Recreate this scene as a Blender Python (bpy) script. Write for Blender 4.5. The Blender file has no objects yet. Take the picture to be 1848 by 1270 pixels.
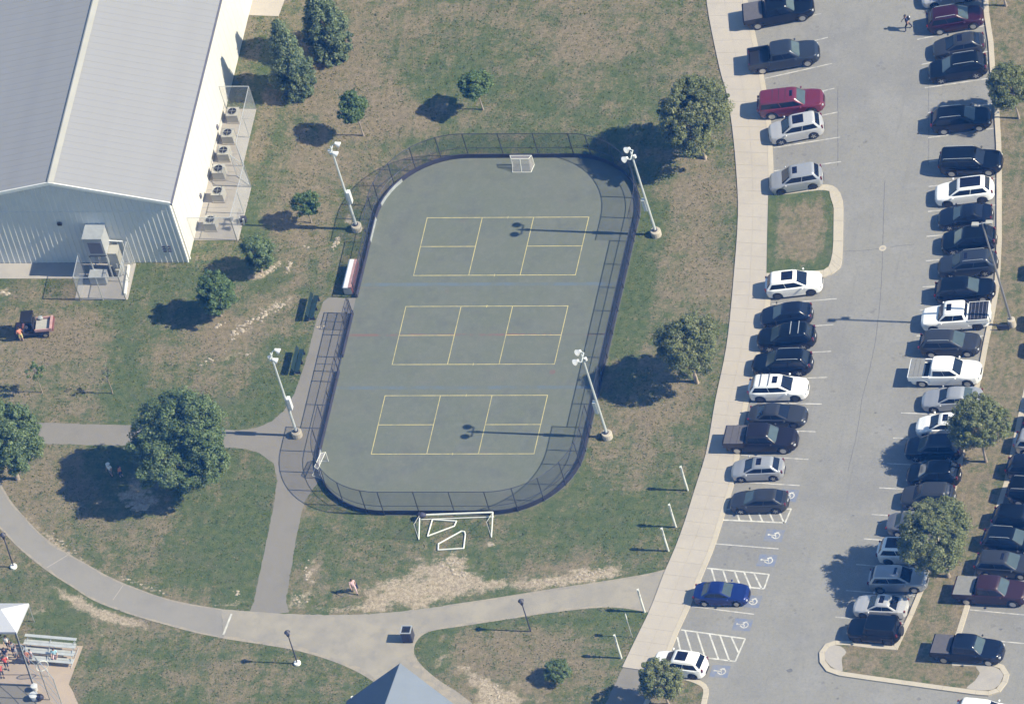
import bpy, math, random
import numpy as np
from math import sin, cos, pi, radians, sqrt, hypot, atan2
from mathutils import Vector, Matrix

random.seed(7)
SC = bpy.context.scene
COL = SC.collection

# ------------------------------------------------------------------ camera
HEAD, ELEV, ROLL, DIST = 1.98132, 0.814235, -0.309679, 2126.1
PXM, LOOK = 22.7237, (9.6498, -14.1727)
FWD = Vector((cos(HEAD)*cos(ELEV), sin(HEAD)*cos(ELEV), -sin(ELEV)))
RT0 = Vector((sin(HEAD), -cos(HEAD), 0))
UP0 = RT0.cross(FWD)
RT = RT0*cos(ROLL) + UP0*sin(ROLL)
UP = -RT0*sin(ROLL) + UP0*cos(ROLL)
CAM = Vector((LOOK[0], LOOK[1], 0)) - FWD*DIST
FPX = PXM*DIST
cd = bpy.data.cameras.new('camera')
cam = bpy.data.objects.new('camera', cd)
COL.objects.link(cam)
cam.matrix_world = Matrix(((RT.x, UP.x, -FWD.x, CAM.x), (RT.y, UP.y, -FWD.y, CAM.y), (RT.z, UP.z, -FWD.z, CAM.z), (0, 0, 0, 1)))
cd.sensor_width = 36
cd.lens = FPX/1848*36
cd.clip_start = 10
cd.clip_end = 9000
SC.camera = cam

# ------------------------------------------------------------------ world, sun, exposure
SUN_EL, SUN_AZ = radians(40.6), radians(-3.1)       # azimuth: angle of the direction to the sun from +X
w = bpy.data.worlds.new('World')
SC.world = w
w.use_nodes = True
nt = w.node_tree
sky = nt.nodes.new('ShaderNodeTexSky')
sky.sky_type = 'NISHITA'
sky.sun_disc = False
sky.sun_elevation = SUN_EL
sky.sun_rotation = pi/2 - SUN_AZ
sky.dust_density = 0.15
sky.air_density = 1.0
sky.ozone_density = 2.5
bg = nt.nodes['Background']
bg.inputs['Strength'].default_value = 0.098
nt.links.new(sky.outputs[0], bg.inputs[0])
sd = bpy.data.lights.new('sun', 'SUN')
sd.energy = 4.85
sd.angle = radians(0.53)
sd.color = (1.0, 0.955, 0.88)
sun = bpy.data.objects.new('sun', sd)
COL.objects.link(sun)
sun.rotation_euler = Vector((cos(SUN_EL)*cos(SUN_AZ), cos(SUN_EL)*sin(SUN_AZ), sin(SUN_EL))).to_track_quat('Z', 'Y').to_euler()
vs = SC.view_settings
vs.view_transform = 'Standard'
vs.look = 'None'
vs.exposure = 0.70
vs.gamma = 1
vs.use_curve_mapping = False


def P(px, py, z=0.0):
    """point at height z that the photograph shows at pixel px, py"""
    d = FWD*FPX + RT*(px-924) - UP*(py-635)
    t = (z-CAM.z)/d.z
    return CAM + d*t


def PX(pts, z=0.0):
    return [P(a, b, z) for a, b in pts]


# ------------------------------------------------------------------ materials
def mat(name, rgb, rough=0.7, metal=0.0, var=0.12, scale=3.0, coat=0.0, bump=0.0, spec=0.5, rgb2=None, detail=4, coords='Object'):
    m = bpy.data.materials.new(name)
    m.use_nodes = True
    n = m.node_tree.nodes
    l = m.node_tree.links
    b = n['Principled BSDF']
    b.inputs['Roughness'].default_value = rough
    b.inputs['Metallic'].default_value = metal
    b.inputs['Coat Weight'].default_value = coat
    b.inputs['Coat Roughness'].default_value = 0.03
    b.inputs['Specular IOR Level'].default_value = spec
    if coords == 'World':
        co = n.new('ShaderNodeNewGeometry').outputs['Position']
    else:
        co = n.new('ShaderNodeTexCoord').outputs['Object']
    nz = n.new('ShaderNodeTexNoise')
    nz.inputs['Scale'].default_value = scale
    nz.inputs['Detail'].default_value = detail
    nz.inputs['Roughness'].default_value = 0.62
    l.new(co, nz.inputs['Vector'])
    r = n.new('ShaderNodeValToRGB')
    r.color_ramp.elements[0].position = 0.3
    r.color_ramp.elements[1].position = 0.7
    a = rgb
    c = rgb2 if rgb2 else rgb
    r.color_ramp.elements[0].color = tuple(x*(1-var) for x in a) + (1,)
    r.color_ramp.elements[1].color = tuple(min(1, x*(1+var)) for x in c) + (1,)
    l.new(nz.outputs[0], r.inputs[0])
    l.new(r.outputs[0], b.inputs['Base Color'])
    if bump:
        bp = n.new('ShaderNodeBump')
        bp.inputs['Strength'].default_value = bump
        bp.inputs['Distance'].default_value = 0.03
        l.new(nz.outputs[0], bp.inputs['Height'])
        l.new(bp.outputs[0], b.inputs['Normal'])
    return m


def surface_mat(name, layers, rough=0.9, bump=0.4, bscale=12):
    """world-space surface: start colour then (rgb, scale, lo, hi, amount) noise layers"""
    m = bpy.data.materials.new(name)
    m.use_nodes = True
    n = m.node_tree.nodes
    l = m.node_tree.links
    b = n['Principled BSDF']
    b.inputs['Roughness'].default_value = rough
    b.inputs['Specular IOR Level'].default_value = 0.25
    co = n.new('ShaderNodeNewGeometry').outputs['Position']
    cur = None
    for i, (rgb, scale, lo, hi, amt) in enumerate(layers):
        if cur is None:
            c = n.new('ShaderNodeRGB')
            c.outputs[0].default_value = rgb + (1,)
            cur = c.outputs[0]
            continue
        mp = n.new('ShaderNodeMapping')
        mp.inputs['Location'].default_value = (i*17.3, i*5.1, i*3.3)
        l.new(co, mp.inputs['Vector'])
        if isinstance(scale, tuple):
            mp.inputs['Scale'].default_value = (scale[0], scale[1], 1)
            mp.inputs['Rotation'].default_value = (0, 0, scale[2])
            sc = 1.0
        else:
            sc = scale
        nz = n.new('ShaderNodeTexNoise')
        nz.inputs['Scale'].default_value = sc
        nz.inputs['Detail'].default_value = 5
        nz.inputs['Roughness'].default_value = 0.65
        l.new(mp.outputs[0], nz.inputs['Vector'])
        mr = n.new('ShaderNodeMapRange')
        mr.inputs['From Min'].default_value = lo
        mr.inputs['From Max'].default_value = hi
        mr.inputs['To Max'].default_value = amt
        l.new(nz.outputs[0], mr.inputs['Value'])
        mx = n.new('ShaderNodeMix')
        mx.data_type = 'RGBA'
        mx.inputs[7].default_value = rgb + (1,)
        l.new(mr.outputs[0], mx.inputs[0])
        l.new(cur, mx.inputs[6])
        cur = mx.outputs[2]
    l.new(cur, b.inputs['Base Color'])
    if bump:
        nz = n.new('ShaderNodeTexNoise')
        nz.inputs['Scale'].default_value = bscale
        nz.inputs['Detail'].default_value = 4
        l.new(co, nz.inputs['Vector'])
        bp = n.new('ShaderNodeBump')
        bp.inputs['Strength'].default_value = bump
        bp.inputs['Distance'].default_value = 0.05
        l.new(nz.outputs[0], bp.inputs['Height'])
        l.new(bp.outputs[0], b.inputs['Normal'])
    return m


M = {}
M['asphalt'] = surface_mat('parking asphalt', [((.228, .222, .198), 0, 0, 0, 0), ((.19, .188, .178), .13, .46, .62, .7), ((.265, .26, .245), .35, .5, .72, .6), ((.185, .184, .18), 1.4, .5, .72, .5),
                                               ((.13, .13, .135), (1.6, .08, -.2), .58, .8, .35), ((.13, .13, .13), 4, .5, .75, .45), ((.36, .35, .32), 6, .56, .78, .45)], bump=.5, bscale=14)
M['path_grey'] = surface_mat('grey path asphalt', [((.235, .222, .195), 0, 0, 0, 0), ((.19, .182, .168), .5, .5, .7, .5), ((.25, .24, .22), 1.3, .5, .75, .5), ((.28, .265, .24), 14, .55, .8, .4)], bump=.4)
M['path_dark'] = surface_mat('dark path asphalt', [((.195, .182, .155), 0, 0, 0, 0), ((.15, .144, .133), .5, .5, .7, .5), ((.21, .2, .19), 1.3, .5, .75, .5), ((.22, .21, .2), 14, .55, .8, .4)], bump=.4)
M['path_tan'] = surface_mat('tan path asphalt', [((.255, .236, .198), 0, 0, 0, 0), ((.31, .282, .225), .33, .44, .62, .8), ((.19, .185, .175), 1.1, .5, .75, .6), ((.33, .3, .25), 12, .55, .8, .4)], bump=.4)
M['court'] = surface_mat('green grey court coating', [((.118, .132, .101), 0, 0, 0, 0), ((.134, .142, .116), .22, .42, .65, .7), ((.10, .112, .102), .5, .50, .68, .65), ((.155, .165, .14), 1.6, .48, .72, .45), ((.10, .105, .10), .28, .6, .72, .5), ((.16, .15, .13), (.15, 3, .3), .6, .75, .4),
                                                      ((.14, .12, .115), .8, .60, .78, .5), ((.165, .18, .155), 5, .55, .78, .4)], rough=.8, bump=.15)
M['concrete'] = surface_mat('sidewalk concrete', [((.39, .352, .298), 0, 0, 0, 0), ((.335, .305, .265), .4, .45, .7, .6), ((.44, .4, .34), 1.7, .5, .8, .5), ((.3, .27, .235), 11, .55, .8, .4)], bump=.25)
M['kerb'] = surface_mat('kerb concrete', [((.43, .385, .305), 0, 0, 0, 0), ((.36, .325, .265), .8, .45, .7, .6), ((.5, .45, .36), 3, .5, .8, .5)], bump=.2)
M['pad'] = surface_mat('pad concrete', [((.34, .315, .28), 0, 0, 0, 0), ((.27, .255, .235), .6, .45, .7, .6), ((.4, .37, .32), 2.5, .5, .8, .5)], bump=.2)
M['tanpad'] = surface_mat('tan plaza concrete', [((.36, .29, .225), 0, 0, 0, 0), ((.3, .25, .2), .6, .45, .7, .6), ((.42, .35, .27), 2.5, .5, .8, .5)], bump=.2)
M['sand'] = surface_mat('washed sand', [((.30, .265, .205), 0, 0, 0, 0), ((.22, .205, .18), 1.2, .42, .62, .9), ((.38, .33, .25), 4, .5, .75, .6)])
M['seam'] = surface_mat('seam filler', [((.11, .112, .118), 0, 0, 0, 0), ((.17, .17, .17), 3, .4, .6, .9)])
M['worn_white'] = surface_mat('worn white line paint', [((.5, .485, .45), 0, 0, 0, 0), ((.27, .27, .26), 1.6, .42, .62, .85), ((.25, .25, .245), 9, .5, .7, .6)], bump=.1)
M['fresh_white'] = surface_mat('white line paint', [((.55, .54, .49), 0, 0, 0, 0), ((.30, .295, .27), 2.2, .44, .66, .8)], bump=.1)
M['yellow_line'] = surface_mat('pale yellow line paint', [((.47, .41, .19), 0, 0, 0, 0), ((.24, .235, .15), 1.6, .44, .68, .8)], bump=.05)
M['blue_line'] = surface_mat('faded blue line', [((.112, .142, .160), 0, 0, 0, 0), ((.12, .135, .115), .7, .42, .6, .9)], bump=.05)
M['red_line'] = surface_mat('faded red line', [((.165, .112, .095), 0, 0, 0, 0), ((.12, .133, .11), .8, .42, .58, .92)], bump=.05)
M['ada_blue'] = surface_mat('worn blue square', [((.155, .185, .265), 0, 0, 0, 0), ((.205, .21, .22), 2.0, .38, .58, .9)], bump=.05)
M['roof_metal'] = mat('grey roof metal', (.262, .262, .262), .5, 0, .05, .35, spec=.4)
M['ridge_metal'] = mat('ridge cap metal', (.345, .338, .30), .45, 0, .05, .8)
M['wall_metal'] = mat('ribbed wall metal', (.60, .61, .59), .5, 0, .05, .8)
M['rib'] = mat('wall rib', (.64, .64, .60), .5, 0, .05, .8)
M['wall_white'] = mat('white wall panel', (.60, .585, .535), .55, 0, .03, .8)
M['trim_white'] = mat('white trim', (.8, .79, .74), .5, 0, .03)
M['gutter'] = mat('dark gutter', (.12, .12, .15), .5)
M['black'] = mat('black plastic', (.012, .012, .014), .55, 0, .1)
M['dark_metal'] = mat('dark painted metal', (.04, .04, .055), .5, 0, .15)
M['fence_post'] = mat('dark fence pipe', (.045, .05, .065), .5, .2, .15)
M['board_dark'] = mat('dark rink board', (.035, .035, .055), .6, 0, .25, 1.2)
M['board_white'] = mat('white rink board', (.30, .32, .32), .55, 0, .2, 2)
M['galv'] = mat('galvanised metal', (.5, .52, .52), .4, .5, .1)
M['pole_grey'] = mat('light pole paint', (.5, .53, .52), .4, .2, .06)
M['pole_dull'] = mat('dull brown grey pole', (.17, .165, .16), .6)
M['lamp_white'] = mat('white lamp housing', (.6, .61, .6), .3, 0, .04)
M['unit_grey'] = mat('equipment grey', (.36, .37, .37), .5, .1, .07)
M['unit_tan'] = mat('equipment tan', (.36, .35, .31), .55, 0, .07)
M['alu'] = mat('aluminium plank', (.5, .52, .5), .4, .3, .1, 2)
M['white_paint'] = mat('white tube paint', (.6, .61, .55), .45, 0, .08)
M['net'] = mat('white netting', (.6, .58, .56), .9)
M['canopy'] = mat('white canopy fabric', (.44, .45, .48), .6, 0, .03)
M['pav_roof'] = mat('blue grey roof sheet', (.155, .18, .215), .8, 0, .04, .8, spec=.1)
M['red'] = mat('red plastic', (.22, .04, .04), .5, 0, .1)
M['faded_red'] = mat('faded red paint', (.17, .065, .06), .6, 0, .2, 3)
M['redwhite'] = mat('faded pink red panel', (.42, .25, .23), .6, 0, .25, 3)
M['green_bench'] = mat('dark green bench coating', (.012, .03, .03), .5, 0, .15)
M['wood'] = mat('stake wood', (.45, .36, .26), .8)
M['bark'] = mat('grey bark', (.27, .225, .18), .9, 0, .25, 6, bump=.5)
M['tyre'] = mat('tyre rubber', (.018, .018, .02), .8)
M['rim'] = mat('alloy rim', (.5, .5, .5), .3, .8, .05)
M['rim_dark'] = mat('dark rim', (.06, .06, .065), .35, .6, .05)
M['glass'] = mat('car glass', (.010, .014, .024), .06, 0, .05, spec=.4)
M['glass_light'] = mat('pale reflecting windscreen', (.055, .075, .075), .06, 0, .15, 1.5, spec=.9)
M['sunroof'] = mat('sunroof glass', (.008, .008, .018), .05, 0, .05)
M['headlight'] = mat('headlight lens', (.5, .52, .55), .08, .2, .05, coat=1)
M['taillight'] = mat('tail light lens', (.13, .012, .018), .15, 0, .05, coat=.5)
M['plate'] = mat('number plate', (.6, .6, .6), .5)
M['tonneau'] = mat('bed cover vinyl', (.085, .08, .085), .75, 0, .12)
M['tonneau_lt'] = mat('worn grey bed cover', (.19, .19, .18), .75, 0, .12)
M['skin'] = mat('skin', (.42, .26, .19), .6)
M['hair'] = mat('dark hair', (.03, .02, .015), .7)


def chain_mat(name, rgb, opacity):
    m = bpy.data.materials.new(name)
    m.use_nodes = True
    n = m.node_tree.nodes
    l = m.node_tree.links
    b = n['Principled BSDF']
    b.inputs['Base Color'].default_value = rgb + (1,)
    b.inputs['Roughness'].default_value = .6
    co = n.new('ShaderNodeTexCoord').outputs['Object']
    nz = n.new('ShaderNodeTexNoise')
    nz.inputs['Scale'].default_value = 1.5
    l.new(co, nz.inputs['Vector'])
    mr = n.new('ShaderNodeMapRange')
    mr.inputs['To Min'].default_value = opacity*.75
    mr.inputs['To Max'].default_value = opacity*1.25
    l.new(nz.outputs[0], mr.inputs['Value'])
    l.new(mr.outputs[0], b.inputs['Alpha'])
    return m


M['chain_dark'] = chain_mat('dark chain link', (.03, .035, .06), .26)
M['chain_galv'] = chain_mat('galvanised chain link', (.42, .45, .47), .2)
M['netting'] = chain_mat('white goal net', (.65, .6, .6), .25)
M['thin_net'] = chain_mat('thin dark goal net', (.2, .22, .2), .1)


def paint(name, rgb, metal=.25, rough=.3, coat=None):
    coat = (.12 if max(rgb) < .09 else .5) if coat is None else coat
    return mat('paint '+name, rgb, rough, metal, .03, 1.2, coat=coat)


M['p_black'] = paint('black', (.003, .004, .006), 0, .16, 0)
M['p_navy'] = paint('navy black', (.006, .009, .018), 0, .2)
M['p_slate'] = paint('slate', (.026, .033, .045), .2)
M['p_grey'] = paint('dark grey', (.034, .037, .042), .2)
M['p_midgrey'] = paint('mid grey', (.13, .135, .15), .4)
M['p_silver'] = paint('silver', (.34, .35, .365), .35)
M['p_lightgrey'] = paint('light silver', (.45, .45, .45), .25)
M['p_white'] = paint('white', (.74, .74, .72), 0, .35)
M['p_red'] = paint('red', (.12, .016, .030), .1)
M['p_maroon'] = paint('maroon', (.03, .004, .010), .1)
M['p_wine'] = paint('faded wine', (.03, .011, .016), .1, .45)
M['p_brown'] = paint('brown black', (.013, .010, .011), .1)
M['p_blue'] = paint('deep blue', (.008, .02, .12), .25)


# ------------------------------------------------------------------ mesh builder and tagging
class MB:
    def __init__(s):
        s.v = []
        s.f = []
        s.m = []
        s.mats = []
        s.cur = 0

    def use(s, m):
        if m not in s.mats:
            s.mats.append(m)
        s.cur = s.mats.index(m)
        return s

    def face(s, pts):
        k = len(s.v)
        s.v += [tuple(p) for p in pts]
        s.f.append(tuple(range(k, k+len(pts))))
        s.m.append(s.cur)
        return s

    def box(s, x0, x1, y0, y1, z0, z1):
        k = len(s.v)
        s.v += [(x0, y0, z0), (x1, y0, z0), (x1, y1, z0), (x0, y1, z0), (x0, y0, z1), (x1, y0, z1), (x1, y1, z1), (x0, y1, z1)]
        for q in ((0, 3, 2, 1), (4, 5, 6, 7), (0, 1, 5, 4), (1, 2, 6, 5), (2, 3, 7, 6), (3, 0, 4, 7)):
            s.f.append(tuple(k+i for i in q))
            s.m.append(s.cur)
        return s

    def prism(s, pts, z0, z1):
        n = len(pts)
        a = sum(pts[i][0]*pts[(i+1) % n][1]-pts[(i+1) % n][0]*pts[i][1] for i in range(n))
        if a < 0:
            pts = list(reversed(pts))
        k = len(s.v)
        s.v += [(p[0], p[1], z1) for p in pts] + [(p[0], p[1], z0) for p in pts]
        s.f.append(tuple(range(k, k+n)))
        s.m.append(s.cur)
        for i in range(n):
            j = (i+1) % n
            s.f.append((k+j, k+i, k+n+i, k+n+j))
            s.m.append(s.cur)
        return s

    def hexa(s, b, t):
        """bottom quad b, top quad t (counter-clockwise from above)"""
        k = len(s.v)
        s.v += [tuple(p) for p in b] + [tuple(p) for p in t]
        for q in ((0, 3, 2, 1), (4, 5, 6, 7), (0, 1, 5, 4), (1, 2, 6, 5), (2, 3, 7, 6), (3, 0, 4, 7)):
            s.f.append(tuple(k+i for i in q))
            s.m.append(s.cur)
        return s

    def tube(s, p, q, r, n=6, r2=None, caps=True):
        p = Vector(p)
        q = Vector(q)
        d = (q-p)
        if d.length < 1e-6:
            return s
        d.normalize()
        a = d.orthogonal().normalized()
        b = d.cross(a)
        r2 = r if r2 is None else r2
        k = len(s.v)
        for c, rr in ((p, r), (q, r2)):
            for i in range(n):
                t = 2*pi*i/n
                s.v.append(tuple(c + a*cos(t)*rr + b*sin(t)*rr))
        for i in range(n):
            j = (i+1) % n
            s.f.append((k+i, k+j, k+n+j, k+n+i))
            s.m.append(s.cur)
        if caps:
            s.f.append(tuple(k+n+i for i in range(n)))
            s.m.append(s.cur)
            s.f.append(tuple(k+n-1-i for i in range(n)))
            s.m.append(s.cur)
        return s

    def path(s, pts, r, n=6):
        for a, b in zip(pts[:-1], pts[1:]):
            s.tube(a, b, r, n)
        return s

    def lathe(s, prof, c=(0, 0, 0), n=12, axis='z'):
        k = len(s.v)
        for r, z in prof:
            for i in range(n):
                t = 2*pi*i/n
                x, y = r*cos(t), r*sin(t)
                v = (x, y, z) if axis == 'z' else ((x, z, -y) if axis == 'y' else (z, x, y))
                s.v.append((c[0]+v[0], c[1]+v[1], c[2]+v[2]))
        for j in range(len(prof)-1):
            for i in range(n):
                i2 = (i+1) % n
                s.f.append((k+j*n+i, k+j*n+i2, k+(j+1)*n+i2, k+(j+1)*n+i))
                s.m.append(s.cur)
        s.f.append(tuple(k+(len(prof)-1)*n+i for i in range(n)))
        s.m.append(s.cur)
        s.f.append(tuple(k+n-1-i for i in range(n)))
        s.m.append(s.cur)
        return s

    def ellip(s, c, rx, ry, rz, n=10, m=6):
        prof = [(max(.001, sin(pi*j/m)), -cos(pi*j/m)) for j in range(m+1)]
        k = len(s.v)
        s.lathe(prof, (0, 0, 0), n)
        for i in range(k, len(s.v)):
            x, y, z = s.v[i]
            s.v[i] = (c[0]+x*rx, c[1]+y*ry, c[2]+z*rz)
        return s

    def mesh(s, name, smooth=None):
        me = bpy.data.meshes.new(name)
        me.from_pydata(s.v, [], s.f)
        for m in s.mats:
            me.materials.append(m if not isinstance(m, str) else M[m])
        if len(s.mats) > 1:
            me.polygons.foreach_set('material_index', s.m)
        if smooth:
            me.polygons.foreach_set('use_smooth', [True]*len(s.f))
            me.update()
            me.set_sharp_from_angle(angle=radians(smooth))
        me.update()
        return me

    def build(s, name, parent=None, smooth=None):
        return link(name, s.mesh(name, smooth), parent)


def link(name, me, parent=None, loc=None):
    o = bpy.data.objects.new(name, me)
    COL.objects.link(o)
    if parent:
        o.parent = parent
    if loc:
        o.location = loc
    return o


def tag(o, label=None, cat=None, group=None, kind=None):
    if label:
        o['label'] = label
    if cat:
        o['category'] = cat
    if group:
        o['group'] = group
    if kind:
        o['kind'] = kind
    return o


def thing(name, label, cat, loc=(0, 0, 0), rz=0, group=None):
    o = bpy.data.objects.new(name, None)
    COL.objects.link(o)
    o.location = loc
    o.rotation_euler = (0, 0, rz)
    o.empty_display_size = .3
    return tag(o, label, cat, group)


def copy_tree(o, parent=None):
    c = o.copy()
    COL.objects.link(c)
    c.parent = parent
    for ch in [x for x in bpy.data.objects if x.parent == o]:
        copy_tree(ch, c)
    return c


def sheet(name, pix, z, material, subdiv=False, label=None, cat=None):
    pts = PX(pix)
    if material.startswith('path'):
        fine = []
        for i in range(len(pts)):
            p, q = pts[i], pts[(i+1) % len(pts)]
            k = max(1, int((q-p).length/.3))
            for j in range(k):
                r = p.lerp(q, j/k)
                fine.append(Vector((r.x+random.gauss(0, .022), r.y+random.gauss(0, .022), 0)))
        pts = fine
    n = len(pts)
    a = sum(pts[i].x*pts[(i+1) % n].y-pts[(i+1) % n].x*pts[i].y for i in range(n))
    if a < 0:
        pts.reverse()
    o = MB().use(material).face([(p.x, p.y, z) for p in pts]).build(name)
    o['kind'] = 'structure'
    if label:
        o['label'] = label
    return o


def smooth_poly(pts, n=6, closed=True):
    """Catmull-Rom through pixel points"""
    out = []
    N = len(pts)
    rng = range(N) if closed else range(N-1)
    for i in rng:
        p0 = pts[(i-1) % N] if closed or i > 0 else pts[i]
        p1 = pts[i]
        p2 = pts[(i+1) % N]
        p3 = pts[(i+2) % N] if closed or i+2 < N else pts[(i+1) % N]
        for k in range(n):
            t = k/n
            out.append(tuple(.5*((2*p1[j])+(-p0[j]+p2[j])*t+(2*p0[j]-5*p1[j]+4*p2[j]-p3[j])*t*t+(-p0[j]+3*p1[j]-3*p2[j]+p3[j])*t**3) for j in (0, 1)))
    if not closed:
        out.append(pts[-1])
    return out


def jitter(pts, a=1.0):
    return [(x+random.uniform(-a, a), y+random.uniform(-a, a)) for x, y in pts]


# ------------------------------------------------------------------ grass ground with dry and bare wear
def ground():
    x0, x1, y0, y1, st = -48, 66, -60, 32, .3
    xs = np.concatenate([[-2500, -900, -300, -110, -65], np.arange(x0, x1, st), [80, 130, 300, 900, 2500]])
    ys = np.concatenate([[-2500, -900, -300, -120, -75], np.arange(y0, y1, st), [45, 90, 300, 900, 2500]])
    X, Y = np.meshgrid(xs, ys)
    nx, ny = len(xs), len(ys)
    V = np.zeros((nx*ny, 3))
    V[:, 0] = X.ravel()
    V[:, 1] = Y.ravel()
    i = np.arange(nx-1)
    j = np.arange(ny-1)
    I, J = np.meshgrid(i, j)
    b = (J*nx+I).ravel()
    F = np.stack([b, b+1, b+nx+1, b+nx], 1)
    me = bpy.data.meshes.new('grass_ground')
    me.vertices.add(nx*ny)
    me.vertices.foreach_set('co', V.ravel())
    me.loops.add(len(F)*4)
    me.loops.foreach_set('vertex_index', F.ravel())
    me.polygons.add(len(F))
    me.polygons.foreach_set('loop_start', np.arange(len(F))*4)
    me.polygons.foreach_set('loop_total', np.full(len(F), 4))
    me.update()
    # pixel position of every vertex
    dx, dy, dz = V[:, 0]-CAM.x, V[:, 1]-CAM.y, -CAM.z
    dep = dx*FWD.x+dy*FWD.y+dz*FWD.z
    px = 924+FPX*(dx*RT.x+dy*RT.y+dz*RT.z)/dep
    py = 635-FPX*(dx*UP.x+dy*UP.y+dz*UP.z)/dep
    rs = np.random.RandomState(3)

    def vn(scale, seed):
        r = np.random.RandomState(seed)
        g = r.rand(64, 64)
        u, v = V[:, 0]/scale, V[:, 1]/scale
        iu, iv = np.floor(u).astype(int), np.floor(v).astype(int)
        fu, fv = u-iu, v-iv
        fu = fu*fu*(3-2*fu)
        fv = fv*fv*(3-2*fv)
        a = g[iu % 64, iv % 64]
        b_ = g[(iu+1) % 64, iv % 64]
        c = g[iu % 64, (iv+1) % 64]
        d = g[(iu+1) % 64, (iv+1) % 64]
        return (a*(1-fu)+b_*fu)*(1-fv)+(c*(1-fu)+d*fu)*fv

    def blob(cx, cy, rx, ry, amt, ang=0, soft=1.0):
        ca, sa = cos(radians(ang)), sin(radians(ang))
        u = ((px-cx)*ca+(py-cy)*sa)/rx
        v = (-(px-cx)*sa+(py-cy)*ca)/ry
        return amt*np.exp(-(u*u+v*v)*soft)
    dry = .465+.0*px
    # (cx, cy, rx, ry, amount, angle): positive dries, negative greens
    for a in [(700, 60, 120, 60, .28), (640, 130, 60, 60, .2), (560, 200, 70, 50, .22), (700, 210, 80, 40, .3), (760, 20, 120, 40, .2), (560, 300, 60, 50, .25), (840, 205, 90, 30, .25),
              (660, 250, 60, 50, .2), (860, 25, 60, 40, .12), (980, 110, 120, 18, .2, -20), (940, 30, 90, 30, .18), (1090, 90, 90, 60, .12), (1180, 25, 60, 40, .05), (1000, 60, 90, 30, .1),
              (740, 110, 60, 50, -.25), (780, 60, 30, 50, -.1), (1010, 180, 160, 50, -.2), (1130, 110, 60, 60, -.15), (950, 190, 70, 40, -.15), (870, 90, 30, 60, -.05), (1240, 100, 40, 90, -.12),
              (455, 200, 14, 190, -.35, 13), (480, 320, 30, 80, -.1), (600, 130, 30, 60, .1),
              (1260, 350, 55, 80, .35), (1270, 480, 30, 60, .25), (1290, 560, 20, 90, .15), (1170, 400, 30, 120, -.35, 12), (1150, 520, 40, 110, -.35, 12), (1200, 340, 25, 30, .2), (1240, 700, 55, 40, .3),
              (1180, 740, 50, 40, .25), (1230, 540, 40, 50, .05), (1110, 620, 30, 60, -.1), (1150, 860, 30, 40, .25), (1130, 800, 40, 60, -.15), (1000, 960, 160, 50, -.4), (1100, 930, 60, 60, -.35), (1180, 900, 40, 60, -.2), (900, 1000, 60, 30, -.1),
              (700, 960, 60, 40, -.2), (640, 990, 60, 40, -.2), (760, 990, 60, 18, .25), (700, 1000, 80, 25, .15), (560, 950, 40, 60, -.15), (620, 1070, 50, 20, .1), (1070, 1010, 60, 20, .1),
              (330, 1000, 60, 60, -.3), (430, 960, 60, 120, -.45), (420, 1060, 50, 40, -.35), (260, 950, 60, 40, .2), (120, 900, 80, 60, .3), (60, 850, 50, 40, .25), (180, 1000, 60, 40, -.05), (250, 1010, 50, 30, .12), (480, 900, 20, 60, -.3),
              (60, 600, 120, 40, .25), (100, 640, 90, 60, .3), (150, 590, 90, 40, .2), (330, 600, 90, 40, .15), (290, 650, 50, 25, .25), (420, 580, 80, 40, .3, -30), (420, 680, 60, 60, .2), (110, 740, 50, 20, .3), (30, 520, 60, 20, .1),
              (230, 620, 25, 90, -.35), (240, 720, 60, 30, -.3), (430, 740, 90, 30, -.45), (500, 680, 50, 50, -.5), (540, 620, 18, 60, -.4), (570, 560, 12, 60, -.3), (260, 500, 50, 30, -.4), (290, 560, 40, 30, -.1), (430, 640, 50, 40, .0), (400, 480, 40, 30, .1), (520, 400, 60, 60, .15), (560, 450, 30, 60, .25), (520, 560, 30, 80, .1), (450, 400, 20, 60, -.2),
              (90, 510, 110, 10, -.3), (170, 550, 90, 14, -.3), (480, 440, 20, 20, -.1), (600, 300, 60, 60, .1), (610, 430, 20, 40, -.25), (620, 490, 16, 60, -.1), (560, 500, 14, 70, -.15), (760, 262, 120, 14, -.35), (960, 262, 140, 14, -.35), (690, 320, 40, 20, .05), (640, 380, 16, 40, -.2),
              (40, 1050, 70, 50, -.3), (150, 1190, 120, 20, -.25), (60, 1170, 60, 20, -.3), (280, 1200, 160, 60, .22), (330, 1180, 60, 30, -.3), (560, 1230, 90, 40, .1), (420, 1220, 80, 60, .12), (260, 1150, 60, 12, .1), (230, 1250, 60, 30, -.1), (600, 1200, 60, 30, -.1), (480, 1180, 60, 14, -.2),
              (900, 1160, 120, 40, .22), (860, 1200, 60, 40, .25), (980, 1170, 90, 60, .2), (780, 1165, 20, 25, -.4), (900, 1128, 160, 10, -.35, -5), (1100, 1110, 60, 12, -.3), (1060, 1150, 40, 30, .1), (1080, 1180, 30, 40, -.15), (960, 1240, 60, 40, .1),
              (1440, 415, 45, 50, .38), (1440, 355, 60, 12, -.4), (1392, 420, 12, 70, -.4), (1492, 420, 14, 70, -.4), (1440, 480, 60, 12, -.3),
              (1820, 60, 30, 50, .1), (1830, 120, 20, 60, .2), (1830, 260, 30, 40, .0), (1835, 360, 30, 60, .05), (1840, 500, 25, 60, .25), (1810, 540, 14, 60, -.2), (1805, 640, 30, 20, -.25), (1820, 690, 40, 30, .25), (1760, 870, 40, 60, .38), (1760, 920, 30, 50, .3), (1690, 1090, 30, 60, .25), (1660, 1200, 90, 30, .22), (1700, 1140, 30, 30, .0), (1560, 1185, 40, 20, -.1), (1230, 1250, 30, 20, .2)]:
        dry = dry+blob(*a)
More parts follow.
